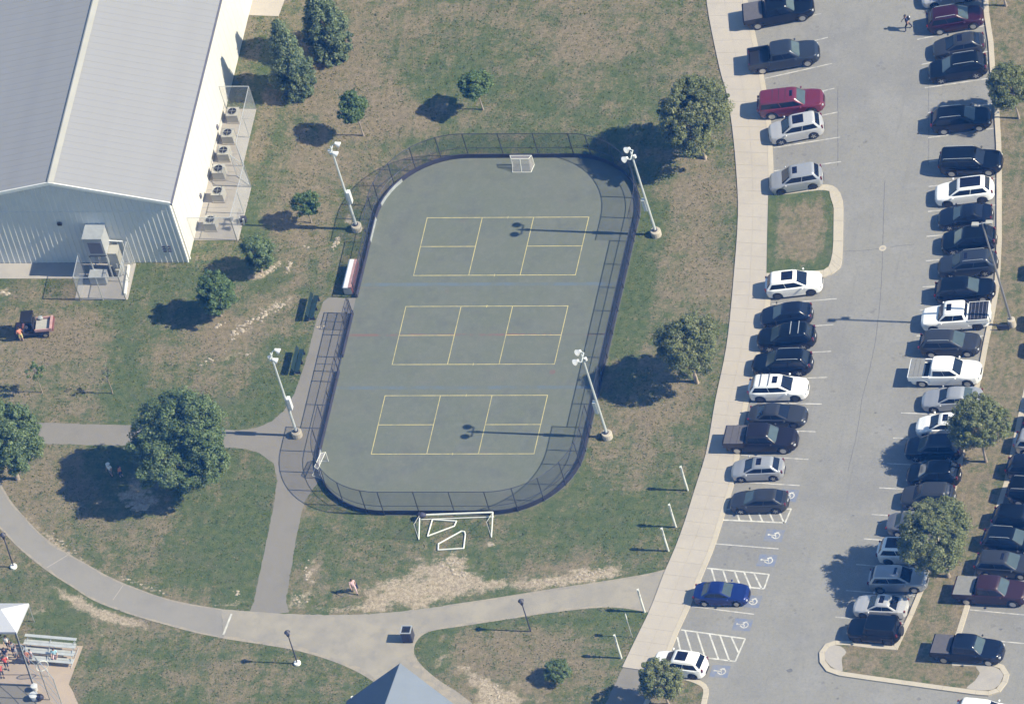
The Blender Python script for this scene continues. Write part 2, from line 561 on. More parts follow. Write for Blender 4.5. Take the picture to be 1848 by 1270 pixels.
    dry += (vn(7, 1)-.5)*.42+(vn(3.1, 2)-.5)*.34+(vn(1.3, 3)-.5)*.26
    bare = 0*px
    for a in [(760, 1065, 70, 32, 1.15), (700, 1075, 50, 25, .7), (810, 1020, 50, 22, .75), (840, 1050, 50, 18, .8), (800, 1040, 40, 40, .5), (930, 1055, 80, 12, .85), (1000, 1048, 50, 9, .8), (1060, 1035, 55, 15, 1.0), (1110, 1028, 22, 12, .5),
              (560, 1040, 14, 50, .55, 12), (540, 1085, 25, 20, .75), (600, 1100, 60, 6, .6), (660, 1095, 40, 8, .6), (640, 1066, 20, 7, .45), (750, 1010, 20, 10, .4),
              (135, 1085, 45, 12, 1.0, 28), (190, 1108, 50, 12, 1.05, 18), (240, 1122, 30, 8, .9, 15), (170, 1140, 35, 7, .6, 20), (190, 1160, 12, 6, .6, 40), (65, 1105, 18, 6, .6), (100, 1060, 30, 6, .3, 30),
              (95, 975, 60, 6, .9, 42), (150, 1012, 50, 6, .7, 30), (250, 1053, 60, 5, .7, 22), (40, 925, 40, 5, .5, 50), (270, 1065, 40, 4, .5, 18), (430, 1072, 12, 16, .5), (400, 1092, 50, 4, .5),
              (250, 915, 22, 12, 1.1), (275, 905, 18, 8, .8), (245, 878, 36, 22, .85), (305, 917, 8, 5, .5), (232, 895, 40, 14, .6),
              (487, 487, 24, 8, .85, -35), (523, 480, 6, 22, .7, 15), (455, 500, 30, 6, .6, -10), (505, 410, 6, 25, .0), (630, 395, 8, 9, 1.2), (610, 435, 7, 16, .95, 15), (553, 447, 12, 5, .6), (600, 455, 5, 6, .4), (565, 390, 10, 14, .4),
              (470, 570, 60, 7, .7, -25), (440, 600, 50, 8, .55, -28), (500, 545, 30, 7, .6, -25), (420, 640, 40, 6, .45, -30), (400, 655, 40, 5, .3, -30), (575, 590, 12, 4, .5), (8, 527, 14, 9, .8), (465, 495, 20, 5, .5), (380, 560, 20, 8, .3, -30), (440, 560, 50, 20, .25, -25),
              (870, 1235, 60, 14, .75, 38), (850, 1215, 40, 10, .5, 38), (900, 1255, 40, 18, .9, 20), (940, 1262, 40, 10, .6), (800, 1185, 12, 14, .45), (930, 1235, 60, 18, .35), (1000, 1262, 40, 8, .3), (790, 1200, 20, 6, .5, 40), (890, 1270, 60, 14, .6),
              (887, 983, 12, 5, .9), (745, 985, 10, 5, .35), (820, 1008, 20, 8, .5), (1500, 360, 6, 40, .4), (1502, 440, 6, 40, .4), (840, 130, 10, 4, .2), (655, 250, 14, 7, .5), (872, 198, 16, 4, .5), (565, 408, 12, 6, .5), (500, 478, 8, 6, .5), (620, 925, 40, 5, .3), (700, 928, 30, 3, .4), (580, 935, 40, 8, .35), (1272, 290, 12, 7, .5), (1257, 690, 12, 6, .5), (1100, 800, 16, 8, .4), (1187, 432, 16, 8, .3), (203, 712, 10, 4, .25), (75, 712, 8, 4, .25),
              (580, 330, 90, 8, .3, -50), (690, 265, 40, 5, .4, -25), (480, 620, 90, 20, .2, -35), (510, 700, 30, 6, .0), (1545, 1190, 8, 16, .3), (905, 155, 10, 3, .3), (640, 60, 30, 20, .15), (1170, 1010, 40, 10, .1)]:
        bare = bare+blob(*a)
    bare *= .72+.56*vn(.55, 5)
    bare += (vn(.7, 6)-.55)*.25*(bare > .12)
    global BARE_GRID
    BARE_GRID = (xs, ys, bare.reshape(ny, nx))
    for nm, arr in (('dry', dry), ('bare', bare)):
        at = me.attributes.new(nm, 'FLOAT', 'POINT')
        at.data.foreach_set('value', np.clip(arr, 0, 1.4).astype(np.float32))
    m = bpy.data.materials.new('patchy grass')
    m.use_nodes = True
    n = m.node_tree.nodes
    l = m.node_tree.links
    b = n['Principled BSDF']
    b.inputs['Roughness'].default_value = .95
    b.inputs['Specular IOR Level'].default_value = .1
    pos = n.new('ShaderNodeNewGeometry').outputs['Position']

    def noise(scale, detail=6, rough=.7, st=None):
        z = n.new('ShaderNodeTexNoise')
        z.inputs['Scale'].default_value = scale
        z.inputs['Detail'].default_value = detail
        z.inputs['Roughness'].default_value = rough
        if st:
            mp = n.new('ShaderNodeMapping')
            mp.inputs['Rotation'].default_value = (0, 0, st[0])
            mp.inputs['Scale'].default_value = (st[1], st[2], 1)
            l.new(pos, mp.inputs['Vector'])
            l.new(mp.outputs[0], z.inputs['Vector'])
        else:
            l.new(pos, z.inputs['Vector'])
        return z.outputs[0]

    def math(op, a, b_):
        z = n.new('ShaderNodeMath')
        z.operation = op
        for k, q in enumerate((a, b_)):
            if isinstance(q, (int, float)):
                z.inputs[k].default_value = q
            else:
                l.new(q, z.inputs[k])
        return z.outputs[0]

    def attr(nm):
        z = n.new('ShaderNodeAttribute')
        z.attribute_name = nm
        return z.outputs['Fac']

    def mix(f, c1, c2):
        z = n.new('ShaderNodeMix')
        z.data_type = 'RGBA'
        l.new(f, z.inputs[0])
        for k, q in ((6, c1), (7, c2)):
            if isinstance(q, tuple):
                z.inputs[k].default_value = q+(1,)
            else:
                l.new(q, z.inputs[k])
        return z.outputs[2]

    def rng(v, a, b_):
        z = n.new('ShaderNodeMapRange')
        z.interpolation_type = 'SMOOTHSTEP'
        z.inputs['From Min'].default_value = a
        z.inputs['From Max'].default_value = b_
        l.new(v, z.inputs['Value'])
        return z.outputs[0]
    fine = noise(4.5, 6, .75)
    mid = noise(.55, 6, .7)
    streak = noise(1, 5, .6, (radians(35), .25, 1.3))
    d = math('ADD', attr('dry'), math('MULTIPLY', math('SUBTRACT', mid, .5), 1.7))
    d = math('ADD', d, math('MULTIPLY', math('SUBTRACT', fine, .5), 1.9))
    d = math('ADD', d, math('MULTIPLY', math('SUBTRACT', streak, .5), .7))
    d = math('ADD', d, math('MULTIPLY', math('SUBTRACT', noise(1.15, 8, .82), .5), 2.0))
    d = math('ADD', d, math('MULTIPLY', math('SUBTRACT', noise(1, 3, .5, (radians(3), 1.1, .05)), .5), .8))
    green = mix(rng(noise(1.6, 4), .35, .65), (.066, .100, .038), (.112, .134, .054))
    dryc = mix(rng(noise(2.6, 5), .35, .68), (.172, .147, .086), (.265, .215, .142))
    c = mix(rng(d, .18, .92), green, dryc)
    bb = math('ADD', attr('bare'), math('MULTIPLY', math('SUBTRACT', noise(1.7, 8, .8), .5), 3.0))
    bb = math('ADD', bb, math('MULTIPLY', math('SUBTRACT', noise(.55, 4, .6), .5), 1.5))
    barec = mix(rng(noise(3.5, 6), .35, .65), (.27, .22, .152), (.46, .39, .285))
    c = mix(rng(bb, .42, 1.05), c, barec)
    spk = noise(6, 4, .85)
    c = mix(math('MULTIPLY', rng(spk, .52, .70), .6), c, (.04, .052, .03))
    c = mix(math('MULTIPLY', rng(noise(.35, 5), .5, .7), .3), c, (.16, .132, .10))
    c = mix(math('MULTIPLY', rng(noise(5, 4, .85), .56, .74), .5), c, (.26, .22, .15))
    l.new(c, b.inputs['Base Color'])
    bp = n.new('ShaderNodeBump')
    bp.inputs['Strength'].default_value = .9
    bp.inputs['Distance'].default_value = .12
    l.new(noise(7, 6, .8), bp.inputs['Height'])
    l.new(bp.outputs[0], b.inputs['Normal'])
    me.materials.append(m)
    M['grass'] = m
    o = link('grass_ground', me)
    o['kind'] = 'structure'


ground()

# ------------------------------------------------------------------ parking lot, paths, sidewalk
LEFT = [(1270, -60), (1275, 0), (1283, 50), (1300, 130), (1312, 171), (1322, 235), (1329, 310), (1332, 388), (1325, 492), (1312, 620), (1291, 724), (1275, 815), (1255, 880), (1234, 947), (1214, 1000), (1200, 1030), (1175, 1096), (1150, 1148), (1123, 1204)]
KERB = [(1335, -60), (1349, 0), (1367, 78), (1382, 156), (1391, 215), (1395, 280), (1396, 345), (1393, 480), (1391, 540), (1377, 620), (1364, 680), (1350, 731), (1338, 800), (1328, 863), (1311, 920), (1290, 987), (1268, 1040), (1248, 1090), (1222, 1147), (1208, 1185), (1193, 1214)]


def resample(poly, n):
    pts = [P(*p) for p in smooth_poly(poly, 8, False)]
    d = [0]
    for a, b in zip(pts[:-1], pts[1:]):
        d.append(d[-1]+(b-a).length)
    out = []
    for k in range(n+1):
        t = d[-1]*k/n
        i = max(0, min(len(d)-2, next((j for j in range(len(d)-1) if d[j+1] >= t), len(d)-2)))
        f = (t-d[i])/max(1e-9, d[i+1]-d[i])
        out.append(pts[i].lerp(pts[i+1], f))
    return out


lotpix = smooth_poly(KERB, 6, False) + [(1193, 1214), (1170, 1290), (1150, 1420), (2050, 1420), (2050, -60)]
sheet('parking_lot', lotpix, .012, 'asphalt')

NS = 54
Lp, Kp = resample(LEFT, NS), resample(KERB, NS)
sw = MB().use('pad')
for i in range(NS):
    sw.hexa([(Lp[i].x+.02, Lp[i].y, .0), (Kp[i].x-.02, Kp[i].y, .0), (Kp[i+1].x-.02, Kp[i+1].y, .0), (Lp[i+1].x+.02, Lp[i+1].y, .0)],
            [(Lp[i].x+.02, Lp[i].y, .062), (Kp[i].x-.02, Kp[i].y, .062), (Kp[i+1].x-.02, Kp[i+1].y, .062), (Lp[i+1].x+.02, Lp[i+1].y, .062)])
swo = sw.build('sidewalk')
tag(swo, kind='structure')


def slab(a, b, c, d, z0, z1, m, name, parent, gap=.007, up=0):
    ce = (a+b+c+d)/4
    q = []
    for p in (a, b, c, d):
        v = (ce-p)
        v.z = 0
        q.append(p+v.normalized()*gap)
    MB().use(m).hexa([(p.x, p.y, z0) for p in q], [(p.x, p.y, z1+random.uniform(-.002, .002)) for p in q]).build(name, parent)


for i in range(NS):
    k0, k1 = Kp[i], Kp[i+1]
    l0, l1 = Lp[i], Lp[i+1]
    w0, w1 = (k0-l0).length, (k1-l1).length
    e0, e1 = k0.lerp(l0, .43/w0), k1.lerp(l1, .43/w1)
    m0, m1 = l0.lerp(e0, .5), l1.lerp(e1, .5)
    slab(l0, m0, m1, l1, .02, .078, 'concrete', 'slab', swo)
    slab(m0, e0, e1, m1, .02, .078, 'concrete', 'slab', swo)
    if i % 2 == 0 and i+2 <= NS and not (P(1396, 498).y < Kp[i+1].y < P(1396, 352).y):
        k2, l2 = Kp[i+2], Lp[i+2]
        e2 = k2.lerp(l2, .43/(k2-l2).length)
        km, em = Kp[i+1], e1
        q = [(e0.x+.01, e0.y), (k0.x, k0.y), (km.x, km.y), (k2.x, k2.y), (e2.x+.01, e2.y), (em.x+.01, em.y)]
        MB().use('kerb').prism(q, .0, .092).build('kerb_stone', swo)


def island(name, outer, inner, label=None, infill=()):
    """raised planted island: kerb ring of separate stones and a grass bed"""
    bed = MB().use('grass').prism([(p.x, p.y) for p in PX(inner)], 0, .10).build(name)
    bed.data.attributes.new('dry', 'FLOAT', 'POINT').data.foreach_set('value', [.74]*len(bed.data.vertices))
    tag(bed, kind='structure')
    n = len(outer)
    for i in range(n):
        j = (i+1) % n
        a, b, c, d = P(*outer[i]), P(*outer[j]), P(*inner[j]), P(*inner[i])
        if (a-b).length < .05:
            continue
        gap = .008
        f = gap/max(.05, (a-b).length)
        a2, b2 = a.lerp(b, f), b.lerp(a, f)
        d2, c2 = d.lerp(c, f), c.lerp(d, f)
        pts = [(p.x, p.y) for p in (a2, b2, c2, d2)]
        MB().use('kerb').prism(pts, 0, .135).build('kerb_stone', bed)
    return bed


def offset_poly(pix, d):
    """inward offset in metres of a pixel polygon -> pixel polygon"""
    pts = [P(*p) for p in pix]
    n = len(pts)
    a = sum(pts[i].x*pts[(i+1) % n].y-pts[(i+1) % n].x*pts[i].y for i in range(n))
    s = 1 if a > 0 else -1
    out = []
    for i in range(n):
        e1 = (pts[i]-pts[i-1]).normalized()
        e2 = (pts[(i+1) % n]-pts[i]).normalized()
        n1 = Vector((-e1.y, e1.x, 0))*s
        n2 = Vector((-e2.y, e2.x, 0))*s
        nn = (n1+n2)
        if nn.length < .2:
            nn = n1
        nn.normalize()
        k = 1/max(.45, nn.dot(n1))
        out.append(pts[i]+nn*d*k)
    res = []
    for p in out:
        v = p-CAM
        z = v.dot(FWD)
        res.append((924+FPX*v.dot(RT)/z, 635-FPX*v.dot(UP)/z))
    return res


iso = smooth_poly([(1397, 344), (1425, 342), (1460, 337), (1493, 335), (1511, 342), (1521, 362), (1522, 400), (1520, 471), (1512, 488), (1487, 502), (1440, 505), (1394, 507)], 2, False)
ctr = (1448, 420)
isi = []
for k_, (x_, y_) in enumerate(iso):
    isi.append((min(x_, max(1386, x_-15 if x_ > 1480 else x_)), y_+10 if y_ < 400 else y_-13))
isi = [(x_-17 if x_ > 1515 else (x_-13 if x_ > 1505 else (x_-6 if x_ > 1490 else x_)), y_) for (x_, y_) in [(a_, b_+(10 if b_ < 372 else (-13 if b_ > 470 else 0))) for a_, b_ in iso]]
bedpix = [(1387, 354)]+isi+[(1384, 494), (1385, 430)]
bpts = [P(*q_) for q_ in bedpix]
cc_ = P(*ctr)
nb = len(bpts)
bv, bf, bd = [], [], []
for r_, dv in ((1.0, .05), (.82, .12), (.66, .62), (.4, .9), (.15, .9)):
    for p_ in bpts:
        q_ = cc_.lerp(p_, r_)
        bv.append((q_.x, q_.y, .10))
        bd.append(dv)
for i_ in range(4):
    for j_ in range(nb):
        bf.append((i_*nb+j_, i_*nb+(j_+1) % nb, (i_+1)*nb+(j_+1) % nb, (i_+1)*nb+j_))
bf.append(tuple(4*nb+j_ for j_ in range(nb)))
me_ = bpy.data.meshes.new('parking_island_grass')
me_.from_pydata(bv, [], bf)
me_.materials.append(M['grass'])
me_.attributes.new('dry', 'FLOAT', 'POINT').data.foreach_set('value', bd)
ibed = link('parking_island_grass', me_)
tag(ibed, kind='structure')
for i_ in range(len(iso)-1):
    q_ = [P(*iso[i_]), P(*iso[i_+1]), P(*isi[i_+1]), P(*isi[i_])]
    L_ = max(.1, (q_[0]-q_[1]).length)
    f_ = .008/L_
    MB().use('kerb').prism([(p_.x, p_.y) for p_ in (q_[0].lerp(q_[1], f_), q_[1].lerp(q_[0], f_), q_[2].lerp(q_[3], f_), q_[3].lerp(q_[2], f_))], 0, .138).build('kerb_stone', ibed)
# median between the two car columns
F = [(1772, -60), (1776, 26), (1784, 78), (1788, 140), (1794, 192), (1798, 260), (1799, 310), (1799, 362), (1799, 440), (1795, 518), (1786, 570), (1775, 622), (1767, 665), (1735, 800), (1728, 836), (1718, 880), (1700, 945), (1680, 1010), (1656, 1072), (1640, 1110), (1614, 1166)]
NOSE = [(1573, 1163), (1535, 1158), (1508, 1157), (1490, 1163), (1479, 1178), (1480, 1196), (1492, 1212), (1515, 1220), (1570, 1228), (1628, 1236), (1700, 1246), (1760, 1254), (1784, 1256), (1805, 1249), (1818, 1232), (1822, 1217), (1812, 1201), (1794, 1195), (1760, 1196), (1728, 1195)]
G = [(1726, 1165), (1736, 1141), (1752, 1090), (1770, 1030), (1790, 970), (1822, 871), (1850, 738), (1872, 640), (1895, 500), (1900, 300), (1895, 100), (1880, -60)]
med = F+NOSE+G
bed = island('median_grass', med, offset_poly(med, .42))
pad1 = [(1500, 1165), (1519, 1168), (1527, 1178), (1519, 1190), (1521, 1212), (1500, 1203), (1490, 1190), (1490, 1175)]
pad2 = [(1810, 1215), (1806, 1232), (1795, 1243), (1778, 1247), (1745, 1243), (1760, 1229), (1768, 1214), (1762, 1203), (1790, 1203)]
for pp in (pad1, pad2):
    MB().use('pad').prism([(p.x, p.y) for p in PX(jitter(smooth_poly(pp, 3), .6))], .05, .112).build('concrete_infill', bed)
isl2 = smooth_poly([(1196, 1216), (1230, 1219), (1262, 1228), (1279, 1243), (1274, 1275), (1262, 1340), (1150, 1340), (1160, 1275)], 3)
island('corner_island_grass', isl2, offset_poly(isl2, .42))

# paths
P1 = [(-90, 762), (65, 762), (150, 765), (235, 767), (300, 770), (430, 776), (462, 772), (490, 760), (512, 742), (530, 712), (545, 672), (558, 630), (570, 580), (583, 545), (592, 537), (655, 538), (640, 600), (600, 780), (580, 860), (552, 900), (543, 930), (534, 975), (525, 1030), (516, 1085), (522, 1104), (490, 1108), (450, 1104), (458, 1085), (470, 1030), (480, 980), (492, 920), (500, 868), (494, 836), (470, 818), (440, 809), (380, 806), (170, 803), (60, 800), (-90, 800)]
sheet('court_path', P1, .004, 'path_dark')
UPE = [(-60, 780), (-20, 845), (0, 872), (20, 905), (50, 940), (75, 965), (100, 985), (130, 1003), (160, 1020), (200, 1042), (250, 1063), (300, 1080), (350, 1091), (400, 1099)]
LOE = [(-60, 895), (0, 953), (30, 984), (60, 1010), (95, 1036), (130, 1058), (170, 1083), (230, 1106), (290, 1124), (350, 1140), (403, 1151)]
sheet('curved_path', smooth_poly(UPE, 4, False)+list(reversed(smooth_poly(LOE, 4, False))), .008, 'path_grey')
U2 = [(400, 1099), (455, 1103), (520, 1107), (600, 1109), (700, 1105), (800, 1093), (900, 1078), (1000, 1062), (1100, 1047), (1170, 1035), (1206, 1026)]
L2 = [(1170, 1104), (1100, 1095), (1000, 1104), (900, 1119), (820, 1131), (782, 1137), (760, 1147), (748, 1163), (747, 1180), (760, 1200), (790, 1226), (830, 1252), (870, 1285), (920, 1330)]
L3 = [(800, 1400), (690, 1330), (690, 1240), (650, 1214), (600, 1192), (540, 1174), (480, 1163), (420, 1154), (403, 1151)]
sheet('junction_path', smooth_poly(U2, 3, False)+smooth_poly(L2, 3, False)+smooth_poly(L3, 3, False), .010, 'path_tan')
sheet('south_path', [(1124, 1204), (1194, 1214), (1170, 1290), (1150, 1420), (1020, 1420), (1060, 1330), (1100, 1255)], .006, 'path_dark')
sheet('building_apron', [(-40, 475), (152, 475), (150, 503), (-40, 503)], .02, 'pad')
sheet('north_pad', [(453, -60), (530, -60), (514, 0), (503, 30), (448, 28)], .02, 'concrete')


def sand_edge(edge, wd, side, z=.0155, amp=.6):
    """washed sand lying along a path edge, uneven in width"""
    pts = [P(*q) for q in smooth_poly(edge, 6, False)]
    mb = MB().use('sand')
    L, R_ = [], []
    ph = [random.random()*6 for _ in range(4)]
    dist = 0
    for i, p in enumerate(pts):
        a, b = pts[max(0, i-1)], pts[min(len(pts)-1, i+1)]
        dist += (p-pts[i-1]).length if i else 0
        d = (b-a).normalized()
        n = Vector((-d.y, d.x, 0))*side
        L.append(p-n*.03)
        k = 1+amp*(.5*sin(dist*.9+ph[0])+.35*sin(dist*2.3+ph[1])+.25*sin(dist*5.1+ph[2]))
        R_.append(p+n*wd*max(.1, k))
    for i in range(len(pts)-1):
        q = [L[i], L[i+1], R_[i+1], R_[i]]
        if (q[1]-q[0]).cross(q[2]-q[0]).z < 0:
            q.reverse()
        mb.face([(p.x, p.y, z) for p in q])
    o = mb.build('sand_edge')
    o['kind'] = 'structure'


def strip(mb, a, b, wd, z, za=0):
    a = P(*a)
    b = P(*b)
    d = (b-a)
    d.z = 0
    d.normalize()
    n = Vector((-d.y, d.x, 0))*wd/2
    mb.face([(p.x, p.y, z) for p in (a-n, b-n, b+n, a+n)])


def paint_strip(name, segs, wd, z, m, parent=None, kind=True):
    mb = MB().use(m)
    for i, (a, b) in enumerate(segs):
        strip(mb, a, b, wd, z+.0006*(i % 5))
    o = mb.build(name, parent)
    if kind and not parent:
        o['kind'] = 'structure'
    return o


sand_edge(L2[0:9], .18, -1)
sand_edge(L2[8:], .75, -1)
sand_edge(list(reversed(L3[2:])), .30, 1)
sand_edge(LOE, .14, 1)
sand_edge(UPE, .12, -1)
sand_edge(U2[5:], .16, -1)
paint_strip('path_marking', [((403, 1145), (418, 1107))], .16, .016, 'fresh_white')
paint_strip('path_joint', [((81, 1026), (126, 999)), ((204, 1082), (222, 1056))], .05, .013, 'concrete')
# asphalt seams, stains, drain
seams = MB().use('seam')
for line in ([(1597, 325), (1595, 380), (1593, 440), (1590, 520), (1582, 600), (1571, 660), (1556, 720), (1547, 780), (1530, 850)], [(1520, 454), (1560, 452), (1593, 448)], [(1606, 446), (1650, 441)], [(1512, 160), (1512, 300)], [(1676, 150), (1676, 300)]):
    pts = smooth_poly(line, 6, False)
    for a, b in zip(pts[:-1], pts[1:]):
        strip(seams, (a[0]+random.uniform(-.8, .8), a[1]), b, .045, .0165)
o = seams.build('asphalt_seam')
o['kind'] = 'structure'
dr = thing('storm_drain', 'small round pale storm drain cover in the middle of the parking aisle', 'drain', P(1593, 448, .012))
MB().use('kerb').lathe([(.3, .0), (.3, .006), (.16, .008)], n=18).build('collar', dr)
MB().use('pad').lathe([(.15, .008), (.15, .016)], n=14).build('cover', dr)
spots = MB().use('seam')
for (x, y, r) in [(1308, 1018, .14), (1410, 1036, .05), (1398, 151, .12), (1403, 286, .08), (1425, 1210, .25), (1512, 1260, .12), (1700, 1225, .1), (1806, 1135, .13), (1580, 745, .1), (1540, 930, .09), (1467, 1100, .07)]:
    p = P(x, y)
    k = [(p.x+r*random.uniform(.6, 1.1)*cos(t)*1.2, p.y+r*random.uniform(.6, 1.1)*sin(t), .0175) for t in [i*2*pi/9 for i in range(9)]]
    spots.face(k)
o = spots.build('oil_stain')
o['kind'] = 'structure'

M['drip'] = surface_mat('old oil drips', [((.165, .162, .152), 0, 0, 0, 0), ((.215, .21, .19), 5, .42, .6, .9)])
rs_ = random.Random(21)
drip = MB().use('drip')
for (cx_, cy_) in [(1440, 130), (1450, 290), (1440, 270), (1370, 960), (1350, 1010), (1330, 1120), (1300, 1125), (1455, 555), (1700, 160), (1735, 190), (1740, 165), (1470, 60), (1320, 985), (1345, 965), (1450, 620), (1600, 780), (1620, 640), (1800, 1120), (1830, 1130), (1500, 700), (1480, 830), (1575, 560), (1560, 250), (1600, 120), (1540, 1010), (1450, 1000), (1420, 1100), (1500, 1240), (1640, 1250)]:
    for _ in range(rs_.randint(2, 5)):
        p = P(cx_+rs_.gauss(0, 12), cy_+rs_.gauss(0, 7))
        r = rs_.uniform(.05, .2)
        drip.face([(p.x+r*rs_.uniform(.55, 1.15)*cos(i_*2*pi/11)*1.3, p.y+r*rs_.uniform(.55, 1.15)*sin(i_*2*pi/11), .0142+.0001*_) for i_ in range(11)])
o = drip.build('oil_drips')
o['kind'] = 'structure'

# stall lines
stalls = [((1368, 52), (1482, 25)), ((1375, 98), (1494, 68)), ((1381, 142), (1502, 115)), ((1390, 186), (1506, 160)), ((1394, 226), (1512, 203)), ((1396, 267), (1516, 248)), ((1397, 309), (1518, 292)), ((1393, 549), (1510, 539)), ((1386, 593), (1504, 586)), ((1378, 640), (1500, 634)),
          ((1366, 685), (1493, 681)), ((1354, 727), (1483, 729)), ((1346, 774), (1472, 779)), ((1337, 821), (1459, 829)), ((1329, 869), (1443, 876)), ((1291, 981), (1405, 990)), ((1249, 1094), (1361, 1108)),
          ((1655, 72), (1782, 46)), ((1663, 117), (1786, 93)), ((1669, 159), (1792, 141)), ((1675, 204), (1798, 187)), ((1675, 249), (1800, 231)), ((1676, 292), (1801, 276)), ((1676, 337), (1801, 322)), ((1675, 382), (1801, 370)), ((1672, 427), (1800, 416)), ((1671, 471), (1799, 461)), ((1665, 518), (1797, 512)), ((1660, 560), (1790, 557)), ((1654, 606), (1780, 606)), ((1645, 652), (1771, 655)), ((1637, 698), (1762, 702)), ((1626, 745), (1750, 750)), ((1612, 790), (1740, 796)), ((1600, 836), (1730, 843)), ((1587, 880), (1720, 888)), ((1573, 928), (1707, 937)), ((1560, 972), (1692, 982)), ((1545, 1018), (1675, 1029)), ((1527, 1065), (1658, 1076)), ((1508, 1113), (1638, 1125)),
          ((1790, 1000), (1915, 1012)), ((1770, 1050), (1900, 1062)), ((1750, 1100), (1880, 1112)), ((1735, 1150), (1862, 1162)), ((1804, 948), (1930, 960)), ((1818, 900), (1945, 912)), ((1825, 856), (1950, 866))]
for a, b in stalls:
    o = paint_strip('stall_line', [(a, b)], .10, .0185, 'worn_white')


def hatch(corners, diags):
    segs = [(corners[i], corners[(i+1) % 4]) for i in range(4)][:3]
    segs += diags
    paint_strip('hatched_marking', segs, .13, .0185, 'fresh_white')


hatch([(1311, 919), (1428, 918), (1417, 943), (1305, 938)], [((1290+a/9.77, 880+388/9.77), (1290+b/9.77, 880+c/9.77)) for a, b, c in ((375, 440, 588), (570, 655, 598), (755, 845, 603), (940, 1040, 608), (1120, 1222, 625))])
hatch([(1276, 1025), (1388, 1036), (1379, 1062), (1262, 1051)], [((1200+a/5.77, 1000+b/5.77), (1200+(a+c)/5.77, 1000+(b+155)/5.77)) for a, b, c in ((485, 150, 45), (605, 165, 50), (725, 175, 60), (825, 185, 66), (930, 200, 76))])
hatch([(1229, 1136), (1345, 1152), (1327, 1193), (1206, 1178)], [((1200+a/5.77, 1000+b/5.77), (1200+c/5.77, 1000+d/5.77)) for a, b, c, d in ((130, 860, 168, 1030), (210, 790, 290, 1050), (335, 815, 420, 1075), (465, 830, 558, 1090), (575, 845, 670, 1105), (695, 865, 765, 1020))])


def wheelchair(cx, cy, ang=-3, fade='fresh_white'):
    c = P(cx, cy)
    R = Matrix.Rotation(radians(ang), 3, 'Z')

    def q(x, y, z):
        v = R @ Vector((x, y, 0))
        return (c.x+v.x, c.y+v.y, z)
    o = MB().use('ada_blue').face([q(-.78, -.62, .0185), q(.72, -.62, .0185), q(.72, .62, .0185), q(-.78, .62, .0185)]).build('accessible_marking')
    o['kind'] = 'structure'
    mb = MB().use(fade)
    z = .0225

    def seg(a, b, w_):
        a = Vector(a+(0,))
        b = Vector(b+(0,))
        d = (b-a).normalized()
        n_ = Vector((-d.y, d.x, 0))*w_/2
        mb.face([q(p.x, p.y, z) for p in (a-n_, b-n_, b+n_, a+n_)])
    # head towards -x (towards the kerb), wheel to +x
    mb.face([q(-.5+.09*cos(t), .05+.09*sin(t), z) for t in [i*pi/5 for i in range(10)]])
    seg((-.42, .04), (.1, .0), .09)
    seg((-.22, .05), (-.16, -.22), .07)
    seg((.1, .0), (.14, -.2), .08)
    seg((.1, .3), (.3, .34), .07)
    seg((.02, .04), (.12, .32), .08)
    N = 16
    for i in range(N-3):
        t0, t1 = -2.7+i*2*pi/N, -2.7+(i+1)*2*pi/N
        mb.face([q(.14+r*cos(t), -.02+r*sin(t), z+.0004) for r, t in ((.24, t0), (.33, t0), (.33, t1), (.24, t1))])
    mb.build('wheelchair_symbol', o)


for (x, y, fd) in ((1424, 894, 'fresh_white'), (1398, 966, 'fresh_white'), (1385, 1011, 'fresh_white'), (1357, 1085, 'fresh_white'), (1341, 1127, 'worn_white'), (1300, 1211, 'worn_white')):
    wheelchair(x, y, -4, fd)

# ------------------------------------------------------------------ loose stones and grass tufts (nobody could count them)
M['stone'] = mat('pale sandstone', (.36, .31, .235), .9, 0, .2, 2)


def stones(clusters):
    rs = random.Random(5)
    mb = MB().use('stone')
    for cx, cy, rx_, ry_, ang, n, sz in clusters:
        for _ in range(n):
            u, v = rs.gauss(0, .5)*rx_, rs.gauss(0, .5)*ry_
            ca, sa = cos(radians(ang)), sin(radians(ang))
            p = P(cx+u*ca-v*sa, cy+u*sa+v*ca)
            r = sz*rs.uniform(.4, 1.2)
            k = len(mb.v)
            mb.ellip((p.x, p.y, r*.12), r, r*rs.uniform(.55, .9), r*.38, 7, 4)
            for i in range(k, len(mb.v)):
                x, y, z = mb.v[i]
                mb.v[i] = (x+rs.uniform(-.16, .16)*r, y+rs.uniform(-.16, .16)*r, z+rs.uniform(-.1, .1)*r)
    o = mb.build('loose_stones')
    tag(o, 'pale stones scattered over the bare patches', kind='stuff')


